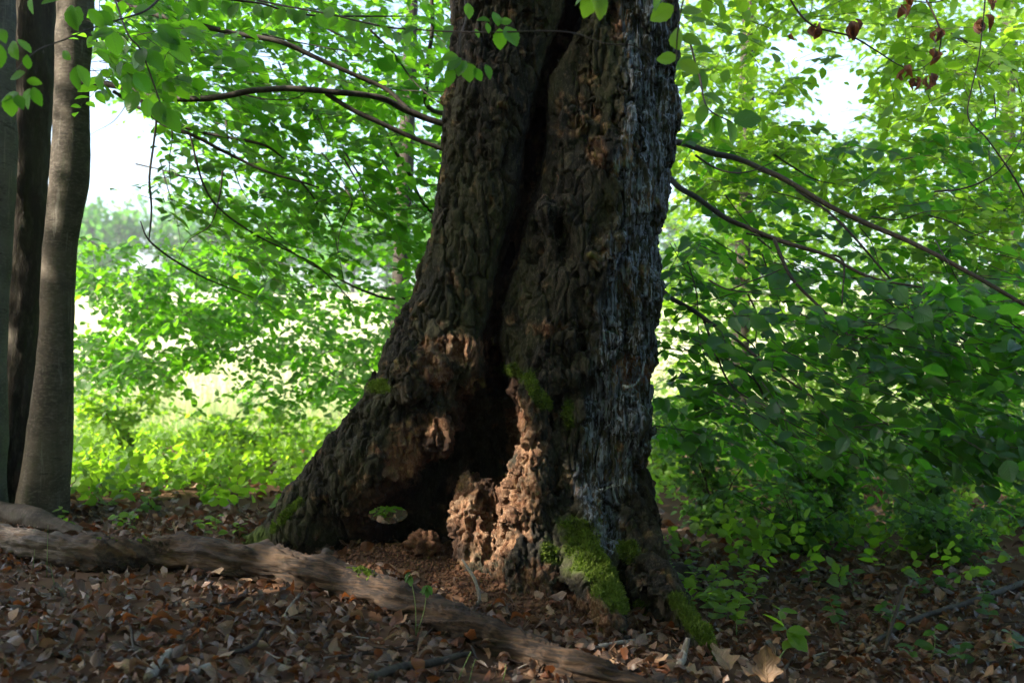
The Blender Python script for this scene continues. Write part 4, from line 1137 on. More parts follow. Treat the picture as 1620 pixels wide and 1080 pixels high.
child('branch_body', make_mesh('branch_body', v, f, smooth=True, mat=M['branch_bark']), dl)

# ------------------------------------------------------------------ dead leaves on the ground
def on_log(p):
    w = np.array([(*P(a, b, Y), r / F * Y) for a, b, Y, r in LOG]); sp_ = smooth_path(w, 60)
    d = np.sqrt(((p[:, None, :2] - sp_[None, :, :2]) ** 2).sum(-1)) - sp_[None, :, 3] * 0.8
    return d.min(1) < 0
def litter(k, x0_, x1_, y0_, y1_, seed, size=(0.045, 0.085), lift=(0.0, 0.022)):
    rng = np.random.default_rng(seed)
    x = rng.uniform(x0_, x1_, k); y = y0_ + (y1_ - y0_) * rng.random(k) ** 1.15
    p = np.stack([x, y, ground_h(x, y) + rng.uniform(*lift, k)], -1)
    ok_ = ~on_log(p)
    ok_ &= rng.random(k) < np.clip(0.75 + 1.1 * fbm(p, 2.2, 2), 0.25, 1)
    # bare crumbled wood lies in and before the hollow
    heap = 1.3 * np.exp(-(((x + 0.35) / 0.6) ** 2 + ((y - 5.15) / 0.42) ** 2)) + 1.0 * np.exp(-(((x - 0.15) / 0.40) ** 2 + ((y - 4.72) / 0.34) ** 2))
    ok_ &= rng.random(k) > heap * 1.1
    p = p[ok_]; k = len(p)
    a = rng.random(k) * 2 * math.pi
    d = np.stack([np.cos(a), np.sin(a), rng.normal(0.05, 0.28, k)], -1)
    n = np.array((0, 0, 1.0)) + rng.normal(0, 0.55, (k, 3))
    return p, d, n, rng.uniform(*size, k), rng
p, d, n, L, rng = litter(15000, -3.4, 3.0, 2.9, 6.6, 61, (0.038, 0.082), (0.0, 0.032))
pb, db, nb, Lb, rngb = litter(9000, -3.4, 3.0, 2.9, 6.4, 66, (0.010, 0.034), (0.004, 0.036))
p2, d2, n2, L2, rng2 = litter(8500, -6, 7.5, 5.6, 14.0, 62, (0.05, 0.10), (0, 0.03))
qx, qy = proj(p + np.array((0, 0, 0.01)))
vis = (qx > 8) & (qx < 1612) & (qy < 1074) & (qy > 860)
# keep single leaves where nothing stands before them
score = np.where(vis, L / p[:, 1] * (0.6 + 0.4 * (p[:, 2] - ground_h(p[:, 0], p[:, 1])) / 0.022), 0)
order = np.argsort(-score)[:330]
rest = np.setdiff1d(np.arange(len(p)), order)
KINDS_ = (('dead_leaf', M['dead_leaf'], 'brown curled beech leaf lying loose on the litter'),
          ('dead_leaf_rust', M['dead_leaf_rust'], 'rust red dry beech leaf lying on the brown litter'),
          ('dead_leaf_pale', M['dead_leaf_pale'], 'pale tan dry beech leaf lying on the brown litter'))
LOGX, LOGY = zip(*[P(*r_[:3])[:2] for r_ in LOG])
for i in order[:298]:
    k = int(rng.choice(3, p=(0.62, 0.22, 0.16)))
    o = single_leaves('fallen_leaf', None, (p[i] + np.array((0, 0, 0.012)))[None], d[i][None], n[i][None], L[i:i + 1], T_DEAD, KINDS_[k][1], KINDS_[k][0], rng)[0]
    lw = np.interp(p[i][0], LOGX, LOGY)
    where = 'on the floor right of the hollow tree' if p[i][0] > 0.95 else ('on the near side of the long log' if p[i][1] < lw else 'between the long log and the hollow tree')
    tag(o, KINDS_[k][2].split(' lying')[0] + ' lying ' + where, 'leaf', KINDS_[k][2].split(' lying')[0].replace('leaf', 'leaves') + ' ' + where)
def litter_obj(p, d, n, L, rng):
    pick = rng.random(len(p))
    for nm, a, b, mt in (('leaf_litter', 0, 0.74, 'dead_leaf'), ('leaf_litter', 0.74, 0.9, 'dead_leaf_rust'), ('leaf_litter', 0.9, 1.01, 'dead_leaf_pale')):
        m = (pick >= a) & (pick < b)
        yield leaf_geo(p[m], d[m], n[m], L[m], T_DEAD, rng, rng.random(int(m.sum())) ** 1.8) + (mt,)
parts = list(litter_obj(p[rest], d[rest], n[rest], L[rest], rng)) + list(litter_obj(p2, d2, n2, L2, rng2)) + list(litter_obj(pb, db, nb, Lb, rngb))
V, T_, U, R_, MI, off = [], [], [], [], [], 0
mats = ['dead_leaf', 'dead_leaf_rust', 'dead_leaf_pale']
for v, t, u, r, mt in parts:
    V.append(v); T_.append(t + off); U.append(u); R_.append(r); MI.append(np.full(len(t), mats.index(mt), np.int32)); off += len(v)
me = make_mesh('leaf_litter', np.concatenate(V), np.concatenate(T_), uv=np.concatenate(U), attrs={'rnd': np.concatenate(R_)}, smooth=True)
for mt in mats: me.materials.append(M[mt])
me.polygons.foreach_set('material_index', np.concatenate(MI))
tag(obj('leaf_litter', me), 'carpet of brown dead beech leaves over the forest floor', kind='stuff')

# crumbs of rotten wood in and before the hollow
rng = np.random.default_rng(63)
k = 9000
x = np.concatenate([rng.normal(-0.35, 0.42, k // 2), rng.normal(0.22, 0.30, k // 2)]); y = np.concatenate([rng.normal(5.15, 0.24, k // 2), rng.normal(4.72, 0.22, k // 2)])
p = np.stack([x, y, ground_h(x, y) + 0.003], -1); p = p[~on_log(p)]; k = len(p)
sz = rng.uniform(0.003, 0.012, k)[:, None, None] * (1 + 1.2 * (rng.random(k) < 0.06))[:, None, None] * rng.uniform(0.4, 1.4, (k, 1, 3))
R1 = nz_(rng.normal(0, 1, (k, 3))); R2 = nz_(np.cross(R1, rng.normal(0, 1, (k, 3)))); R3 = np.cross(R1, R2)
oc = np.array([(1, 0, 0), (-1, 0, 0), (0, 1, 0), (0, -1, 0), (0, 0, 1), (0, 0, -1)], float)
of = np.array([(0, 2, 4), (2, 1, 4), (1, 3, 4), (3, 0, 4), (2, 0, 5), (1, 2, 5), (3, 1, 5), (0, 3, 5)])
loc = oc[None] * sz
v = p[:, None] + loc[..., :1] * R1[:, None] + loc[..., 1:2] * R2[:, None] + loc[..., 2:] * R3[:, None]
t = (of[None] + np.arange(k)[:, None, None] * 6).reshape(-1, 3)
tag(obj('wood_crumbs', make_mesh('wood_crumbs', v.reshape(-1, 3), t, mat=M['crumb'])), 'red brown crumbs of rotten wood spilled from the hollow', kind='stuff')
# a lump of rotten wood on the floor of the hollow
def lump(name, c, r, label, seed):
    k = 26
    th = np.linspace(0, math.pi, k); ph = np.linspace(0, 2 * math.pi, 2 * k, endpoint=False)
    a, b = np.meshgrid(th, ph, indexing='ij')
    u = np.stack([np.sin(a) * np.cos(b), np.sin(a) * np.sin(b), np.cos(a)], -1).reshape(-1, 3)
    rr = 1 + 0.55 * fbm(u + seed, 1.9, 3) + 0.35 * fbm(u + seed, 5.0, 4) - 0.3 * np.exp(-(fbm(u + seed + 4, 3.0, 2) / 0.1) ** 2)
    v = c + u * rr[:, None] * np.array(r)
    i, j = np.meshgrid(np.arange(k - 1), np.arange(2 * k), indexing='ij'); j2 = (j + 1) % (2 * k)
    f = np.stack([i * 2 * k + j, (i + 1) * 2 * k + j, (i + 1) * 2 * k + j2, i * 2 * k + j2], -1).reshape(-1, 4)
    return tag(obj(name, make_mesh(name, v - c, f, smooth=True, mat=M['crumb']), loc=c), label, 'wood')
g = ground_hit(672, 876)
lump('wood_lump', g + np.array((0, 0, 0.05)), (0.095, 0.08, 0.075), 'rounded lump of rotten brown wood on the floor of the hollow', 3.0)

# ------------------------------------------------------------------ twigs and sticks on the ground
def stick(rows, label, mat='twig', name='twig', lifted=None, group=None):
    """rows (px, py, radius px): laid on the ground, lifted by the given heights"""
    w = []
    for i, (a, b, r) in enumerate(rows):
        g = ground_hit(a, b + 2)
        if lifted is not None and lifted[i] > 0:
            g = P(a, b, lifted[i])
        rr = r / F * g[1]
        w.append((g[0], g[1], g[2] + (rr + 0.012 if lifted is None or lifted[i] <= 0 else 0), rr))
    sp_ = smooth_path(w, max(14, 8 * len(rows)))
    sp_[:, :3] += 0.25 * np.stack([vnoise(sp_[:, 0] * 20 + o, sp_[:, 1] * 20, sp_[:, 2] * 20) for o in (0, 31, 77)], -1) * sp_[:, 3:4]
    r = np.maximum(sp_[:, 3], 0.0015) * (1 + 0.18 * vnoise(sp_[:, 0] * 60, sp_[:, 1] * 60, sp_[:, 2] * 60))
    v, f = tube(sp_[:, :3], r, 8)
    c = sp_[len(sp_) // 2, :3]
    return tag(obj(name, make_mesh(name, v - c, f, smooth=True, mat=M[mat]), loc=c), label, 'twig', group)
Yt = float(ground_hit(756, 962)[1])
stick([(755, 962, 3), (759, 945, 3), (750, 915, 2.6), (740, 898, 2.2), (731, 884, 1.6)], 'pale bare twig standing up from the wood crumbs beside the hollow', 'pale_twig', lifted=[0, Yt - 0.02, Yt, Yt + 0.02, Yt + 0.04])
stick([(918, 1030, 3.5), (960, 1026, 4), (1005, 1018, 3.6), (1036, 1003, 2.2)], 'grey stick lying against the foremost root of the hollow tree', 'pale_twig')
stick([(474, 944, 2.2), (455, 970, 2.5), (452, 992, 2.6), (472, 1012, 2.6), (512, 1024, 2.2)], 'thin pale twig bent like a hook among the brown leaves', 'pale_twig')
stick([(425, 988, 3), (412, 1010, 3.4), (396, 1030, 3.6), (345, 1042, 3.4)], 'dark arched twig beside the pale hooked twig', 'twig')
stick([(236, 1084, 9), (254, 1058, 9), (276, 1036, 7)], 'short thick bleached stick poking out of the litter', 'pale_twig', 'stick')
stick([(296, 1082, 7), (322, 1068, 7), (348, 1054, 5)], 'short stick lying next to the thick bleached stick', 'pale_twig', 'stick')
stick([(586, 1082, 8), (640, 1066, 8), (690, 1056, 7), (745, 1038, 3.5)], 'dark thick stick lying along the near side of the log', 'branch_bark', 'stick')
stick([(536, 1046, 3), (585, 1038, 3.2), (630, 1048, 3), (658, 1074, 2.6)], 'reddish crooked twig crossing the dark thick stick', 'twig')
stick([(326, 920, 2.5), (336, 950, 2.5), (352, 978, 2.2)], 'dark short twig under the near edge of the log', 'twig')
stick([(300, 968, 1.8), (360, 958, 2), (400, 952, 1.6), (412, 990, 1.5)], 'fine brown twig below the log knot', 'twig')
stick([(205, 960, 2.2), (207, 1000, 2.2), (215, 1040, 2), (238, 1066, 1.6)], 'thin brown twig pointing at the bleached stick', 'twig')
stick([(1074, 1062, 7), (1080, 1038, 6.5), (1088, 1008, 4)], 'upright frayed grey stub beside the mossy right root', 'pale_twig', 'stick', lifted=[0, 4.15, 4.17])
shrub_spot = ground_hit(612, 806)
stick([(1052, 985, 2), (1066, 1004, 2), (1076, 1016, 1.8)], 'red brown twig leaning on the mossy right root', 'twig')
stick([(640, 1020, 2), (668, 1012, 2), (700, 985, 1.8)], 'thin twig tucked under the near side of the log', 'twig')
stick([(1230, 1078, 2.4), (1246, 1056, 2.4), (1264, 1030, 2)], 'reddish twig rising among the big tan leaves', 'twig')
stick([(1380, 1022, 4), (1450, 985, 4.5), (1530, 960, 5), (1620, 930, 6)], 'dead branch on the dark floor under the shrubs', 'branch_bark', 'stick')
stick([(1400, 1035, 3), (1412, 985, 3), (1430, 930, 2.8)], 'thin bare stem slanting over the dead branch under the shrubs', 'branch_bark', 'stick', lifted=[0, 4.6, 4.8])
stick([(1240, 920, 4.5), (1290, 930, 4.5), (1345, 945, 3.5)], 'short grey stick on the floor behind the green sapling', 'branch_bark', 'stick')
rng = np.random.default_rng(64)
for i in range(60):
    a = (rng.uniform(10, 900), rng.uniform(930, 1070)) if i < 44 else (rng.uniform(1150, 1600), rng.uniform(930, 1070))
    if a[1] < 900 + (a[0] - 300) * 0.25 + 30 and a[0] > 300 and i < 44: continue
    th = rng.uniform(-1, 1); l = rng.uniform(30, 80)
    stick([(a[0], a[1], 1.3), (a[0] + l * math.cos(th) * 0.5 + rng.normal(0, 4), a[1] + l * math.sin(th) * 0.25, 1.5), (a[0] + l * math.cos(th), a[1] + l * math.sin(th) * 0.4, 1.0)],
          'thin dry twig lying among the fallen leaves', ('twig', 'pale_twig')[i % 2], group='thin dry twigs on the litter')

# the far side: dark stub of a log in the left undergrowth
def far_log(px0, py0, px1, py1, r, label):
    a, b = ground_hit(px0, py0), ground_hit(px1, py1)
    w = smooth_path([(*a + (0, 0, r * .7), r), (*((a + b) / 2 + (0, 0, r * .8)), r * 1.05), (*b + (0, 0, r * .7), r * 0.7)], 30)
    v, f = tube(w[:, :3], w[:, 3], 18); nn = normals_of(v, f)
    v = v + nn * (0.02 * fbm(v, 8.0, 3))[:, None]
    c = w[15, :3]
    tag(obj('fallen_log', make_mesh('fallen_log', v - c, f, smooth=True, mat=M['dark_bark']), loc=c), label, 'log')
far_log(205, 742, 250, 744, 0.07, 'short dark log half hidden in the bright undergrowth near the pale beech')
far_log(345, 750, 398, 752, 0.07, 'short dark log in the undergrowth towards the meadow')
far_log(1050, 915, 1110, 920, 0.05, 'dark log end on the floor right of the hollow tree')

# ------------------------------------------------------------------ seedlings, shrubs, undergrowth
def sprig(name, label, cat, stem, leaves, mat, key, group=None, leaf=0.06, stem_r=0.003, rng=RNG):
    """a small plant: stem polyline in world points; leaves: (t along stem, world direction, length)"""
    stem = np.array(stem, float)
    t_ = thing(name, stem[0], label, cat, group)
    w = smooth_path(stem, 16)
    child('stem', make_mesh('stem', *tube(w, np.linspace(stem_r, stem_r * 0.45, 16), 6), smooth=True, mat=M['stem']), t_)
    pos = np.array([w[min(15, int(a * 15))] for a, _, _ in leaves]); d = np.array([b for _, b, _ in leaves], float); L = np.array([c for _, _, c in leaves])
    n = np.array((0, -0.35, 1.0)) + rng.normal(0, 0.3, (len(pos), 3))
    single_leaves('leaf', t_, pos, d, n, L, T_NEAR, mat, key, rng)
    return t_
def seedling(px, py, h, k, leaf, label, mat, key, group, rng, lean=0.1):
    g = ground_hit(px, py)
    top = g + np.array((rng.normal(0, lean) * h * 2, rng.normal(0, lean) * h, h))
    mid = (g + top) / 2 + rng.normal(0, 0.12, 3) * h * (1, 1, 0)
    lv_ = []
    for i in range(k):
        a = i * 2.4 + rng.normal(0, 0.4)
        lv_.append((0.35 + 0.65 * i / max(1, k - 1), (math.cos(a), math.sin(a), rng.normal(0.15, 0.25)), leaf * rng.uniform(0.7, 1.2)))
    return sprig('seedling', label, 'plant', [g, mid, top], lv_, mat, key, group, stem_r=0.0022, rng=rng)
# the sapling in front of the right root
Ys = float(ground_hit(1225, 1052)[1])
st = [P(1224, 1054, Ys), P(1240, 1030, Ys), P(1252, 1012, Ys), P(1240, 990, Ys + .02), P(1232, 972, Ys + .03), P(1238, 962, Ys + .03)]
sprig('sapling', 'green sapling with large pale leaves beside the right root of the hollow tree', 'plant', st,
      [(0.62, (-0.85, 0.1, 0.75), 0.105), (0.66, (-0.55, -0.5, 0.1), 0.075), (0.98, (0.95, 0, 0.05), 0.075), (0.98, (-0.4, 0.6, 0.4), 0.05), (0.55, (0.9, -0.2, -0.05), 0.10), (0.55, (0.75, -0.5, -0.55), 0.115), (0.5, (0.3, -0.8, -0.2), 0.07),
       (0.45, (-0.7, -0.5, -0.3), 0.06), (0.5, (0.9, 0.3, 0.25), 0.09), (0.3, (0.95, 0, 0.15), 0.06), (0.35, (1.0, -0.1, -0.35), 0.085), (0.75, (0.5, 0.6, 0.3), 0.06)], M['leaf_young'], 'young_leaf', stem_r=0.0045)
rng = np.random.default_rng(65)
for px, py in ((1090, 985), (1112, 1000), (1075, 960), (1135, 960), (1150, 985), (1165, 1010), (1100, 945), (1180, 985), (1060, 935), (1125, 975), (1145, 945), (1085, 920), (1200, 960), (1170, 940)):
    seedling(px, py, rng.uniform(0.14, 0.30), 11, 0.068, 'small bright green seedling in the patch right of the mossy root', M['leaf_young'], 'young_leaf', 'seedlings beside the mossy root', rng)
for px, py in ((1320, 990), (1330, 1000), (1398, 985), (1420, 1005), (1440, 1055), (1470, 1048), (1500, 940), (1560, 990), (1545, 960), (1280, 930), (1600, 1040), (1455, 945), (1520, 1052), (1350, 940)):
    seedling(px, py, rng.uniform(0.06, 0.16), 6, 0.065, 'low green seedling scattered on the dark floor under the shrubs', M['leaf_shrub'], 'sapling_leaf', 'seedlings on the dark floor', rng)
for px, py in ((105, 838), (180, 838), (196, 846), (325, 852), (350, 856), (372, 852), (215, 832)):
    seedling(px, py, rng.uniform(0.06, 0.16), 6, 0.06, 'green seedling sprouting just behind the long log', M['leaf_young'], 'young_leaf', 'seedlings behind the log', rng)
for px, py in ((590, 812), (600, 818), (612, 812), (622, 820), (634, 814), (606, 804), (626, 806), (594, 822), (616, 824)):
    seedling(px, py, rng.uniform(0.07, 0.16), 8, 0.055, 'green seedling seen through the small hole at the foot of the hollow tree', M['leaf_young'], 'young_leaf', 'seedlings seen through the hole', rng)
# drooping pale seedling before the log and thin stems
for (x_, y_), tops in (((658, 1005), ((648, 905), (676, 925))),):
    g = ground_hit(x_, y_)
    for tx, ty in tops:
        tp = P(tx, ty, g[1])
        sprig('seedling', 'wilting pale seedling with drooping leaves on a thin stalk before the log' , 'plant', [g, (g + tp) / 2 + (0.01, 0, 0), tp],
              [(1, (-0.5, -0.1, -0.9), 0.045), (1, (0.5, -0.1, -0.8), 0.045), (0.97, (0.1, -0.6, -0.8), 0.04), (0.9, (-0.9, 0.1, 0.1), 0.03)], M['leaf_shrub'], 'sapling_leaf', 'wilting seedling stalks', stem_r=0.0022)
for x0_, y0_, x1_, y1_ in ((74, 912, 76, 830), (52, 902, 55, 868), (88, 930, 80, 890), (167, 932, 167, 910), (197, 938, 196, 912), (60, 1020, 62, 978), (90, 990, 105, 962), (725, 1075, 745, 1030), (795, 1078, 800, 1050), (742, 1080, 752, 1042)):
    g = ground_hit(x0_, y0_); tp = P(x1_, y1_, g[1])
    v, f = tube(smooth_path([g, (g + tp) / 2 + RNG.normal(0, 0.004, 3), tp], 10), np.linspace(0.0022, 0.0008, 10), 5)
    tag(obj('grass_stem', make_mesh('grass_stem', v - g, f, smooth=True, mat=M['stem']), loc=g), 'thin upright green grass stem growing out of the litter', 'grass', 'thin grass stems in the litter')

def shrub(x, y, h, w, k, label, mat, seed, leaf=0.06, stems=7, singles=0, temps=T_MID, key='shrub_leaf'):
    rng = np.random.default_rng(seed)
    g = np.array((x, y, float(ground_h(x, y)) - 0.02))
    t_ = thing('shrub', g, label, 'shrub', 'shrubs under the trees')
    ends = []
    for i in range(stems):
        a = rng.random() * 2 * math.pi; r = w * rng.uniform(0.3, 1.0)
        tip = g + np.array((math.cos(a) * r, math.sin(a) * r, h * rng.uniform(0.6, 1.0)))
        m_ = g + (tip - g) * (0.35, 0.35, 0.6)
        pth = smooth_path([g + rng.normal(0, 0.04, 3) * (1, 1, 0), m_, tip], 12)
        child('stem', make_mesh('stem', *tube(pth, np.linspace(0.008, 0.002, 12), 6), smooth=True, mat=M['branch_bark']), t_)
        ends.append(pth)
    pth = np.concatenate([e[1:] for e in ends])
    i = rng.integers(0, len(pth), k)
    org = pth[i] + rng.normal(0, 0.05, (k, 3))
    hd = rng.random(k) * 2 * math.pi
    pos, d, n, L, tw = sprays(org, hd, rng.normal(0.05, 0.3, k), rng.uniform(0.12, 0.3, k), 7, leaf, rng, 0.5)
    bad = (pos[:, 2] < ground_h(pos[:, 0], pos[:, 1]) + 0.02) | trunk_far(pos)
    pos, d, n, L = pos[~bad], d[~bad], n[~bad], L[~bad]
    foliage('foliage', t_, pos, d, n, L, temps, rng, mat)
    tag(child('twigs', make_mesh('twigs', *tw, mat=M['twig'], smooth=True), t_), kind='stuff')
    return t_
shrub(1.55, 7.6, 1.0, 0.6, 300, 'dense green shrub right behind the hollow tree', M['leaf_shrub'], 71)
shrub(2.35, 7.4, 0.85, 0.65, 320, 'leafy shrub with arching stems under the dark sprays', M['leaf_shrub'], 72)
shrub(3.3, 7.9, 1.0, 0.75, 330, 'broad shrub in deep shade between the arching shrub and the tall twiggy one', M['leaf_shrub'], 73)
shrub(4.2, 8.0, 1.15, 0.8, 330, 'tall twiggy shrub at the end of the shaded row of shrubs', M['leaf_shrub'], 74)
shrub(1.9, 6.6, 0.5, 0.5, 150, 'low leafy shrub between the mossy root and the taller shrubs', M['leaf_shrub'], 83)
shrub(2.9, 6.5, 0.55, 0.6, 170, 'low shrub on the dark floor with a dead branch before it', M['leaf_shrub'], 84)
shrub(3.9, 6.7, 0.6, 0.6, 170, 'low shrub under the tall twiggy shrub', M['leaf_shrub'], 85)
shrub(2.9, 9.8, 1.5, 0.9, 220, 'sunlit yellow green shrub behind the shaded shrubs', M['leaf_young'], 75, leaf=0.075)
shrub(1.6, 10.4, 1.4, 0.9, 200, 'bright shrub at the meadow edge right of the hollow tree', M['leaf_young'], 76, leaf=0.075)
shrub(4.6, 10.2, 1.6, 0.9, 220, 'bright leafy shrub behind the twiggy shrub', M['leaf_young'], 77, leaf=0.075)
shrub(-4.3, 11.0, 0.95, 0.9, 230, 'yellow green shrub beside the pale beech trunk', M['leaf_young'], 78, leaf=0.08)
shrub(-3.2, 11.8, 0.65, 0.9, 200, 'low bright shrub in the undergrowth near the meadow', M['leaf_young'], 79, leaf=0.08)
shrub(-1.9, 12.6, 0.45, 0.7, 90, 'small pale green shrub against the meadow left of the hollow tree', M['leaf_young'], 80, leaf=0.08)

shrub(float(shrub_spot[0]), float(shrub_spot[1]) + 0.25, 0.35, 0.3, 60, 'low green plant glimpsed through the small hole in the hollow tree', M['leaf_young'], 82)
def ground_cover():
    rng = np.random.default_rng(81)
    k = 3400
    x = np.concatenate([rng.uniform(-7.5, 0.5, 1900), rng.uniform(0.8, 8, 1500)]); y = np.concatenate([6.6 + 8.5 * rng.random(1900) ** 0.9, rng.uniform(6.6, 14, 1500)])
    x = np.concatenate([x, rng.uniform(-4.6, -0.7, 900), rng.uniform(1.3, 5.0, 420)]); y = np.concatenate([y, rng.uniform(6.5, 9.0, 900), rng.uniform(5.6, 8.0, 420)]); k = len(x)
    dens = fbm(np.stack([x, y, 0 * x], -1), 0.9, 3) * 0.5 + 0.5
    ok_ = rng.random(k) < np.clip((dens - 0.15) * 1.7 + (y - 7.5) * 0.12, 0.15, 1)
    x, y = x[ok_], y[ok_]; k = len(x)
    h = rng.uniform(0.06, 0.34, k)
    base_ = np.stack([x, y, ground_h(x, y) + h * 0.3], -1)
    pos, d, n, L, tw = sprays(base_, rng.random(k) * 6.28, rng.uniform(0.5, 1.4, k), h, 6, 0.075, rng, 0.45, 0.1)
    v, t, u, r = leaf_geo(pos, d, n, L, T_LOW, rng)
    tag(obj('ground_cover', make_mesh('ground_cover', v, t, uv=u, attrs={'rnd': r}, mat=M['leaf_young'], smooth=True)), 'bright green low undergrowth spreading between the beeches and the meadow', kind='stuff')
    # meadow grass standing beyond
    k = 18000
    x = rng.uniform(-16, 14, k); y = 15 + 22 * rng.random(k) ** 1.4
    b = np.stack([x, y, ground_h(x, y)], -1)
    a = rng.random(k) * 6.28; hh = rng.uniform(0.25, 0.6, k)
    s_ = np.stack([np.cos(a), np.sin(a), 0 * a], -1) * 0.012
    tip = b + np.stack([rng.normal(0, 0.1, k), rng.normal(0, 0.1, k), hh], -1)
    v = np.stack([b - s_, b + s_, tip], 1).reshape(-1, 3)
    m, nt, out = new_mat('meadow_grass'); nn_ = N(nt)
    cl = nn_.mix(nn_.attr('rnd'), (0.20, 0.30, 0.08), (0.48, 0.46, 0.26))
    mx = nn_('MixShader', {0: 0.4, 1: nn_('BsdfDiffuse', {'Color': cl}).outputs[0], 2: nn_('BsdfTranslucent', {'Color': cl}).outputs[0]})
    nn_.link(mx.outputs[0], out.inputs[0])
    tag(obj('meadow_grass', make_mesh('meadow_grass', v, np.arange(3 * k).reshape(-1, 3), attrs={'rnd': np.repeat(rng.random(k), 3)}, mat=m)), 'tall pale meadow grass in the sun beyond the wood', kind='stuff')
ground_cover()

# ------------------------------------------------------------------ near twigs hanging into the picture
def near_branch(rows, leaves, label, name='branch', mat='leaf', key='near_leaf', group=None, thick=1.0, seed=1, cat='branch'):
    """rows (px, py, Y, r px); leaves (px, py, Y, dirx, diry(up), length m, face)"""
    rng = np.random.default_rng(seed)
    c = P(*rows[0][:3])
    t_ = thing(name, c, label, cat, group)
    limb(t_, rows, sides=6, mat='twig', name='twig')
    if leaves:
        pos = np.array([P(a, b, Y) for a, b, Y, *_ in leaves]); d = np.array([(u, rng.normal(0, 0.25), w) for _, _, _, u, w, *_ in leaves])
        n = np.array((0, -1.0, 0.55)) + rng.normal(0, 0.35, (len(pos), 3))
        single_leaves('leaf', t_, pos, d, n, np.array([l[5] for l in leaves]), T_NEAR, M[mat], key, rng)
    return t_
near_branch([(380, -8, 4.2, 2.4), (440, 8, 4.1, 2.2), (540, 27, 3.9, 2.0), (620, 42, 3.8, 2.0), (700, 48, 3.7, 1.8), (790, 50, 3.6, 1.7), (870, 50, 3.6, 1.6), (915, 54, 3.6, 1.5), (960, 68, 3.6, 1.4), (1000, 70, 3.6, 1.2), (1036, 88, 3.6, 1.0)],
            [(788, 42, 3.6, -0.2, 0.9, 0.06), (790, 45, 3.6, 0.1, -1, 0.075), (800, 42, 3.6, 0.6, -0.9, 0.085), (775, 34, 3.6, -1, 0.1, 0.05), (790, 36, 3.6, 0.9, 0.3, 0.05), (770, 36, 3.6, 0.2, -0.6, 0.04), (752, 46, 3.65, 0.5, -0.9, 0.035),
             (716, 40, 3.7, -0.5, -0.9, 0.07), (640, 44, 3.8, 0.3, -1, 0.075), (560, 30, 3.9, -0.3, -1, 0.075), (500, 20, 4, 0.5, -0.9, 0.08), (600, 40, 3.8, 0.8, -0.8, 0.08), (450, 12, 4.05, -0.4, -0.9, 0.08), (530, 24, 3.9, -0.9, 0.5, 0.07), (660, 45, 3.75, -0.9, -0.4, 0.06)],
            'thin leafy twig crossing in front of the upper hollow trunk', seed=91)
near_branch([(730, -30, 3.8, 2), (738, 20, 3.75, 1.6), (728, 60, 3.7, 1.4), (735, 95, 3.7, 1.0), (770, 104, 3.7, 0.8)],
            [(735, 95, 3.7, -0.4, -1, 0.075), (738, 97, 3.7, 0.2, -1, 0.08), (730, 92, 3.7, -0.9, -0.7, 0.075), (725, 90, 3.7, -0.8, -0.2, 0.07), (768, 102, 3.7, 0.3, -0.8, 0.06), (750, 108, 3.7, 0.6, -0.9, 0.055), (740, 5, 3.75, 0.2, -1, 0.06), (700, 95, 3.75, -0.5, -1, 0.07), (715, 105, 3.7, -0.2, -1, 0.08)],
            'small hanging twig of beech leaves before the left lobe of the hollow trunk', seed=92)
near_branch([(955, -70, 3.3, 2.2), (945, -40, 3.3, 1.8), (940, -14, 3.3, 1.2)],
            [(940, -18, 3.3, -0.35, -1, 0.10), (942, -16, 3.3, 0.15, -1, 0.11), (946, -16, 3.3, 0.5, -0.9, 0.085), (938, -20, 3.3, -0.8, -0.5, 0.08)],
            'leaf cluster hanging from above over the right lobe of the hollow trunk', mat='leaf_young', key='near_young_leaf', seed=93)
near_branch([(1120, -60, 3.4, 2.4), (1085, -10, 3.4, 2), (1072, 50, 3.4, 1.6), (1070, 96, 3.4, 1.2)],
            [(1072, 92, 3.4, -1, 0.1, 0.075), (1074, 80, 3.4, -0.1, 1, 0.085), (1074, 98, 3.4, 0.9, -0.4, 0.08), (1066, 10, 3.4, -0.8, -0.4, 0.09), (1050, -15, 3.4, -0.5, -0.9, 0.075), (1074, 60, 3.4, 1, -0.2, 0.085), (1078, 20, 3.4, 0.9, 0.3, 0.08)],
            'leafy twig hanging along the right edge of the hollow trunk', mat='leaf_young', key='near_young_leaf', seed=94)
near_branch([(300, -40, 4.0, 3), (260, -8, 3.9, 2.6), (225, 20, 3.8, 2.4), (160, 40, 3.7, 2), (110, 60, 3.6, 1.8), (60, 80, 3.5, 1.5), (20, 120, 3.4, 1.0)],
            [(125, 10, 3.6, -0.3, -1, 0.085), (112, 8, 3.6, 0.25, -1, 0.10), (140, 15, 3.65, 0.7, -0.9, 0.08), (150, 20, 3.7, 0.9, -0.6, 0.08), (95, 0, 3.6, -0.9, -0.2, 0.07), (120, 105, 3.6, -0.1, -1, 0.09), (122, 103, 3.6, 0.5, -0.9, 0.085), (112, 95, 3.6, -0.7, 0.7, 0.05), (50, -5, 3.5, -0.1, -0.9, 0.06),
             (20, 65, 3.5, 0.3, -1, 0.075), (28, 62, 3.5, 0.8, -0.6, 0.065), (40, 115, 3.4, -0.8, -0.2, 0.06), (45, 110, 3.4, 0.1, 0.8, 0.05), (48, 140, 3.4, -0.4, -1, 0.075), (52, 138, 3.4, 0.4, -1, 0.07), (30, 148, 3.4, -0.9, -0.2, 0.075), (14, 150, 3.4, 0.0, -1, 0.075), (25, 150, 3.4, 0.5, -0.8, 0.06), (0, 70, 3.4, -0.1, -0.9, 0.08), (0, 46, 3.4, 0.3, -0.6, 0.06), (42, 128, 3.4, 0.9, -0.1, 0.05)],
            'leafy beech twig drooping before the pale beech trunk', seed=95)
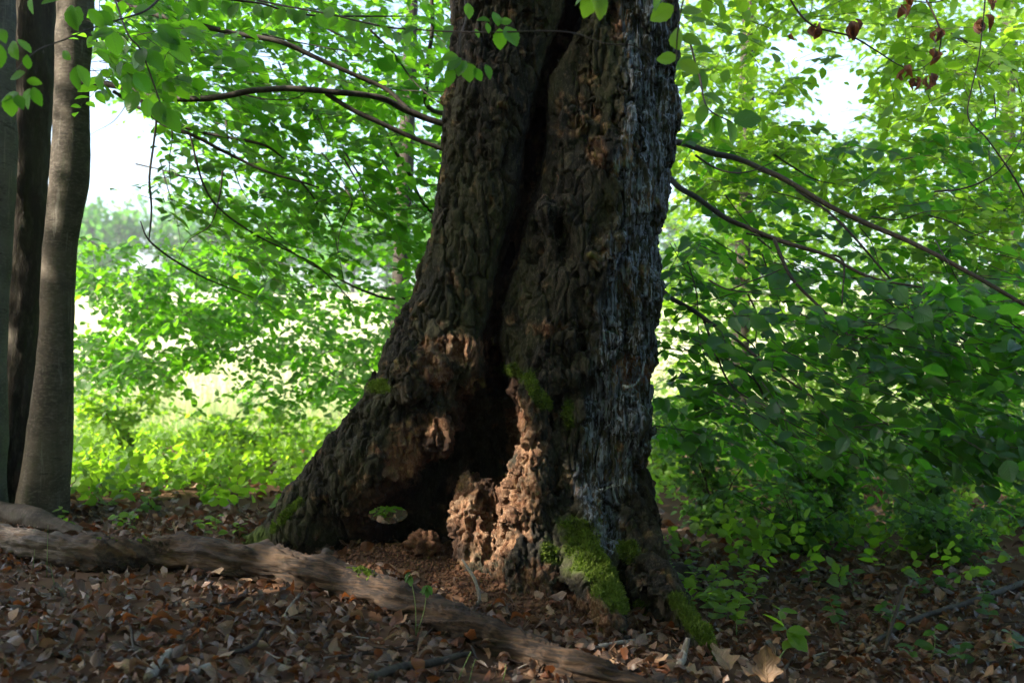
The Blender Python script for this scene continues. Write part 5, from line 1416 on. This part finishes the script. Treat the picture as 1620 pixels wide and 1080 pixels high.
near_branch([(170, -30, 4.3, 3), (185, 10, 4.2, 2.4), (205, 55, 4.1, 2.2), (225, 80, 4.1, 2), (250, 150, 4.1, 1.8), (262, 190, 4.1, 1.2)],
            [(180, 50, 4.1, -0.9, -0.3, 0.08), (175, 48, 4.1, 0.2, -1, 0.105), (165, 52, 4.1, -0.7, -0.5, 0.06), (225, 75, 4.1, 0.1, -1, 0.09), (230, 78, 4.1, 0.8, -0.9, 0.12), (222, 80, 4.1, -0.7, -0.8, 0.09), (200, 118, 4.1, 0.2, -1, 0.09), (212, 115, 4.1, 0.6, -0.8, 0.10), (193, 96, 4.1, -0.2, -1, 0.07), (218, 145, 4.1, -0.4, -1, 0.10), (232, 155, 4.1, 0.1, -1, 0.08), (262, 170, 4.1, 0.5, -1, 0.12), (250, 160, 4.1, 0.2, -1, 0.10), (240, 55, 4.1, 0.9, -0.5, 0.12), (250, 40, 4.1, 0.9, -0.8, 0.12), (210, 20, 4.2, 0.9, 0.2, 0.1), (270, 60, 4.1, 0.7, -0.9, 0.12), (285, 50, 4.1, 1, -0.3, 0.11), (160, 115, 4.1, -0.1, -1, 0.075)],
            'spray of broad dark beech leaves hanging right of the pale beech trunk', mat='leaf_dark', key='right_leaf', seed=96)
near_branch([(230, -30, 4.6, 3), (330, -6, 4.5, 2.6), (410, 5, 4.5, 2.4), (460, 20, 4.5, 2.2), (540, 26, 4.6, 2.0), (640, 24, 4.7, 1.4)],
            [(300 + 26 * i, -4 + 3 * i, 4.5, 0.5 * (-1) ** i, -0.8, 0.085) for i in range(12)], 'beech twig with leaves in a row above the long limb of the pale beech', seed=97)
# right: branch tip with hanging leaves near the trunk, and twigs with withered brown leaves
near_branch([(1090, 60, 4.6, 2.4), (1105, 120, 4.5, 2.2), (1120, 170, 4.4, 1.8), (1160, 195, 4.4, 1.2)],
            [(1100, 110, 4.5, 0.5, -0.9, 0.10), (1105, 130, 4.5, -0.7, -0.6, 0.09), (1112, 150, 4.5, 0.8, -0.3, 0.10), (1118, 165, 4.4, -0.4, -1, 0.10), (1130, 180, 4.4, 0.3, -1, 0.12), (1150, 190, 4.4, 0.4, -0.9, 0.12), (1160, 192, 4.4, 0.95, 0.2, 0.13), (1135, 180, 4.4, -0.2, -1, 0.10), (1100, 80, 4.5, 0.9, 0, 0.09), (1095, 90, 4.5, -0.8, -0.5, 0.09)],
            'drooping beech twig with broad leaves just right of the hollow trunk', seed=98)
def withered(rows, clumps, label, seed):
    rng = np.random.default_rng(seed)
    t_ = thing('withered_branch', P(*rows[0][:3]), label, 'branch')
    limb(t_, rows, sides=6, mat='twig', name='twig')
    for a, b, Y, k, L in clumps:
        pos = P(a, b, Y)[None] + rng.normal(0, 0.006, (k, 3))
        d = np.stack([rng.normal(0, 0.22, k), rng.normal(0, 0.3, k), -np.ones(k)], -1)
        n = rng.normal(0, 1, (k, 3))
        single_leaves('withered_leaf', t_, pos, d, n, L * rng.uniform(0.7, 1.1, k), [T_DEAD[0], T_DEAD[3], T_DEAD[5]], M['dead_leaf_rust'], 'withered_leaf', rng)
withered([(1240, -20, 5.0, 2.2), (1262, 18, 5.0, 2.2), (1290, 42, 5.0, 2.1), (1345, 57, 5.0, 1.9), (1385, 80, 5.0, 1.7), (1420, 102, 5.0, 1.4), (1450, 112, 5.0, 1.1), (1480, 92, 5.0, 0.9)],
         [(1293, 38, 5, 4, 0.085), (1350, 32, 5, 6, 0.11), (1434, 106, 5, 4, 0.07), (1447, 122, 5, 4, 0.065), (1474, 118, 5, 4, 0.085), (1424, 118, 5, 3, 0.05), (1249, 52, 5, 2, 0.045)], 'thin twig with withered brown leaves hanging across the bright sky gap', 101)
withered([(1455, -20, 5.2, 2), (1480, 30, 5.2, 2), (1488, 60, 5.2, 1.8), (1482, 92, 5.2, 1.2)], [(1427, 8, 5.2, 3, 0.08), (1437, -8, 5.2, 3, 0.07), (1483, 45, 5.2, 4, 0.08), (1480, 78, 5.2, 4, 0.085)], 'curved grey twig with withered leaves right of the sky gap', 102)
withered([(1560, -20, 5.2, 2), (1555, 30, 5.2, 1.6), (1548, 90, 5.2, 1.5), (1530, 180, 5.2, 1.6), (1560, 220, 5.2, 1.7), (1600, 275, 5.2, 2), (1630, 330, 5.2, 2.2)], [(1552, 26, 5.2, 5, 0.085), (1570, -6, 5.2, 4, 0.06)], 'long bare crooked twig with withered leaves only near its top', 103)

# big tan leaves at the foot of the right root
rng = np.random.default_rng(104)
def lobed_leaf(px, py, L, ang, label, seed, tilt=0.5):
    r = np.random.default_rng(seed)
    k = 16; u = np.linspace(0, 1, k + 1)
    w = 0.36 * np.sin(math.pi * u ** 0.8) ** 0.7 * (1 + 0.26 * np.cos(u * 6 * math.pi + 0.6))
    rowsv = []
    for j in np.linspace(-1, 1, 7):
        z = 0.10 * np.sin(u * 4 + seed) + 0.24 * (j * w) ** 2 * 6 + 0.05 * np.sin(j * 5 + u * 7 + seed)
        rowsv.append(np.stack([j * w, u, z], -1))
    v = np.stack(rowsv, 0).reshape(-1, 3) * L
    i, j = np.meshgrid(np.arange(6), np.arange(k), indexing='ij')
    q_ = (i * (k + 1) + j).ravel()
    f = np.stack([q_, q_ + 1, q_ + k + 2, q_ + k + 1], -1)
    uv = np.stack([np.tile(u, 7), np.repeat(np.linspace(-1, 1, 7), k + 1)], -1)
    me = make_mesh('fallen_leaf', v, f, uv=uv, attrs={'rnd': np.full(len(v), r.random())}, mat=M['dead_leaf_pale'], smooth=True)
    g = ground_hit(px, py)
    o = obj('fallen_leaf', me)
    o.matrix_local = Matrix.Translation(Vector(g + np.array((0, 0, 0.03)))) @ Matrix.Rotation(ang, 4, 'Z') @ Matrix.Rotation(tilt, 4, 'X')
    tag(o, label, 'leaf')
lobed_leaf(1150, 1075, 0.13, 0.5, 'big tan lobed leaf propped against the mossy right root', 1, 0.9)
lobed_leaf(1185, 1085, 0.12, -0.7, 'tan lobed leaf curled between two bigger tan leaves', 2, 0.3)
lobed_leaf(1214, 1092, 0.14, -0.1, 'pale tan lobed leaf standing on edge beside the reddish twig', 3, 1.2)
lobed_leaf(1120, 1084, 0.10, 1.3, 'brown lobed leaf lying under the big tan leaves', 4, 0.2)

# ------------------------------------------------------------------ far tree line over the meadow
def far_tree(x, y, h, w, seed, label):
    rng = np.random.default_rng(seed)
    z = float(ground_h(x, y))
    t_ = thing('far_tree', (x, y, z), label, 'tree', 'trees across the meadow')
    child('trunk', make_mesh('trunk', *tube(smooth_path([(x, y, z - 0.3), (x + 0.3, y, z + h * 0.4), (x, y, z + h * 0.9)], 10), np.linspace(0.35, 0.08, 10), 8), smooth=True, mat=M['branch_bark']), t_)
    k = 900
    cc = rng.normal(0, 1, (26, 3)); cc = nz_(cc) * rng.random((26, 1)) ** 0.45 * (w, w, h * 0.42) + (x, y, z + h * 0.56)
    pos = cc[rng.integers(0, 26, k)] + rng.normal(0, 0.9, (k, 3))
    d = rng.normal(0, 1, (k, 3)); n = rng.normal(0, 1, (k, 3)) + (0, 0, 0.8)
    foliage('crown', t_, pos, d, n, rng.uniform(0.65, 1.25, k), T_FAR, rng, M['leaf_dark'])
rng = np.random.default_rng(105)
for i in range(26):
    x = -78 + i * 4.6 + rng.normal(0, 1.2)
    far_tree(x, 150 + rng.normal(0, 5), rng.uniform(10, 16), rng.uniform(3, 4.5), 200 + i, 'hazy tree in the row across the bright meadow')

# ------------------------------------------------------------------ the hazy air
hb = [(-270, -70, -3), (270, -70, -3), (270, 410, -3), (-270, 410, -3), (-270, -70, 34), (270, -70, 34), (270, 410, 34), (-270, 410, 34)]
hz_me = make_mesh('haze', np.array(hb, float), np.array([(0, 3, 2, 1), (4, 5, 6, 7), (0, 1, 5, 4), (1, 2, 6, 5), (2, 3, 7, 6), (3, 0, 4, 7)]))
m, nt, out = new_mat('haze'); n = N(nt)
pv = n('VolumePrincipled', {'Color': (0.86, 0.92, 1.0, 1), 'Density': 0.0007, 'Anisotropy': 0.2})
n.link(pv.outputs[0], out.inputs['Volume'])
hz_me.materials.append(m)
tag(obj('haze', hz_me), 'pale summer haze over the meadow', kind='stuff')
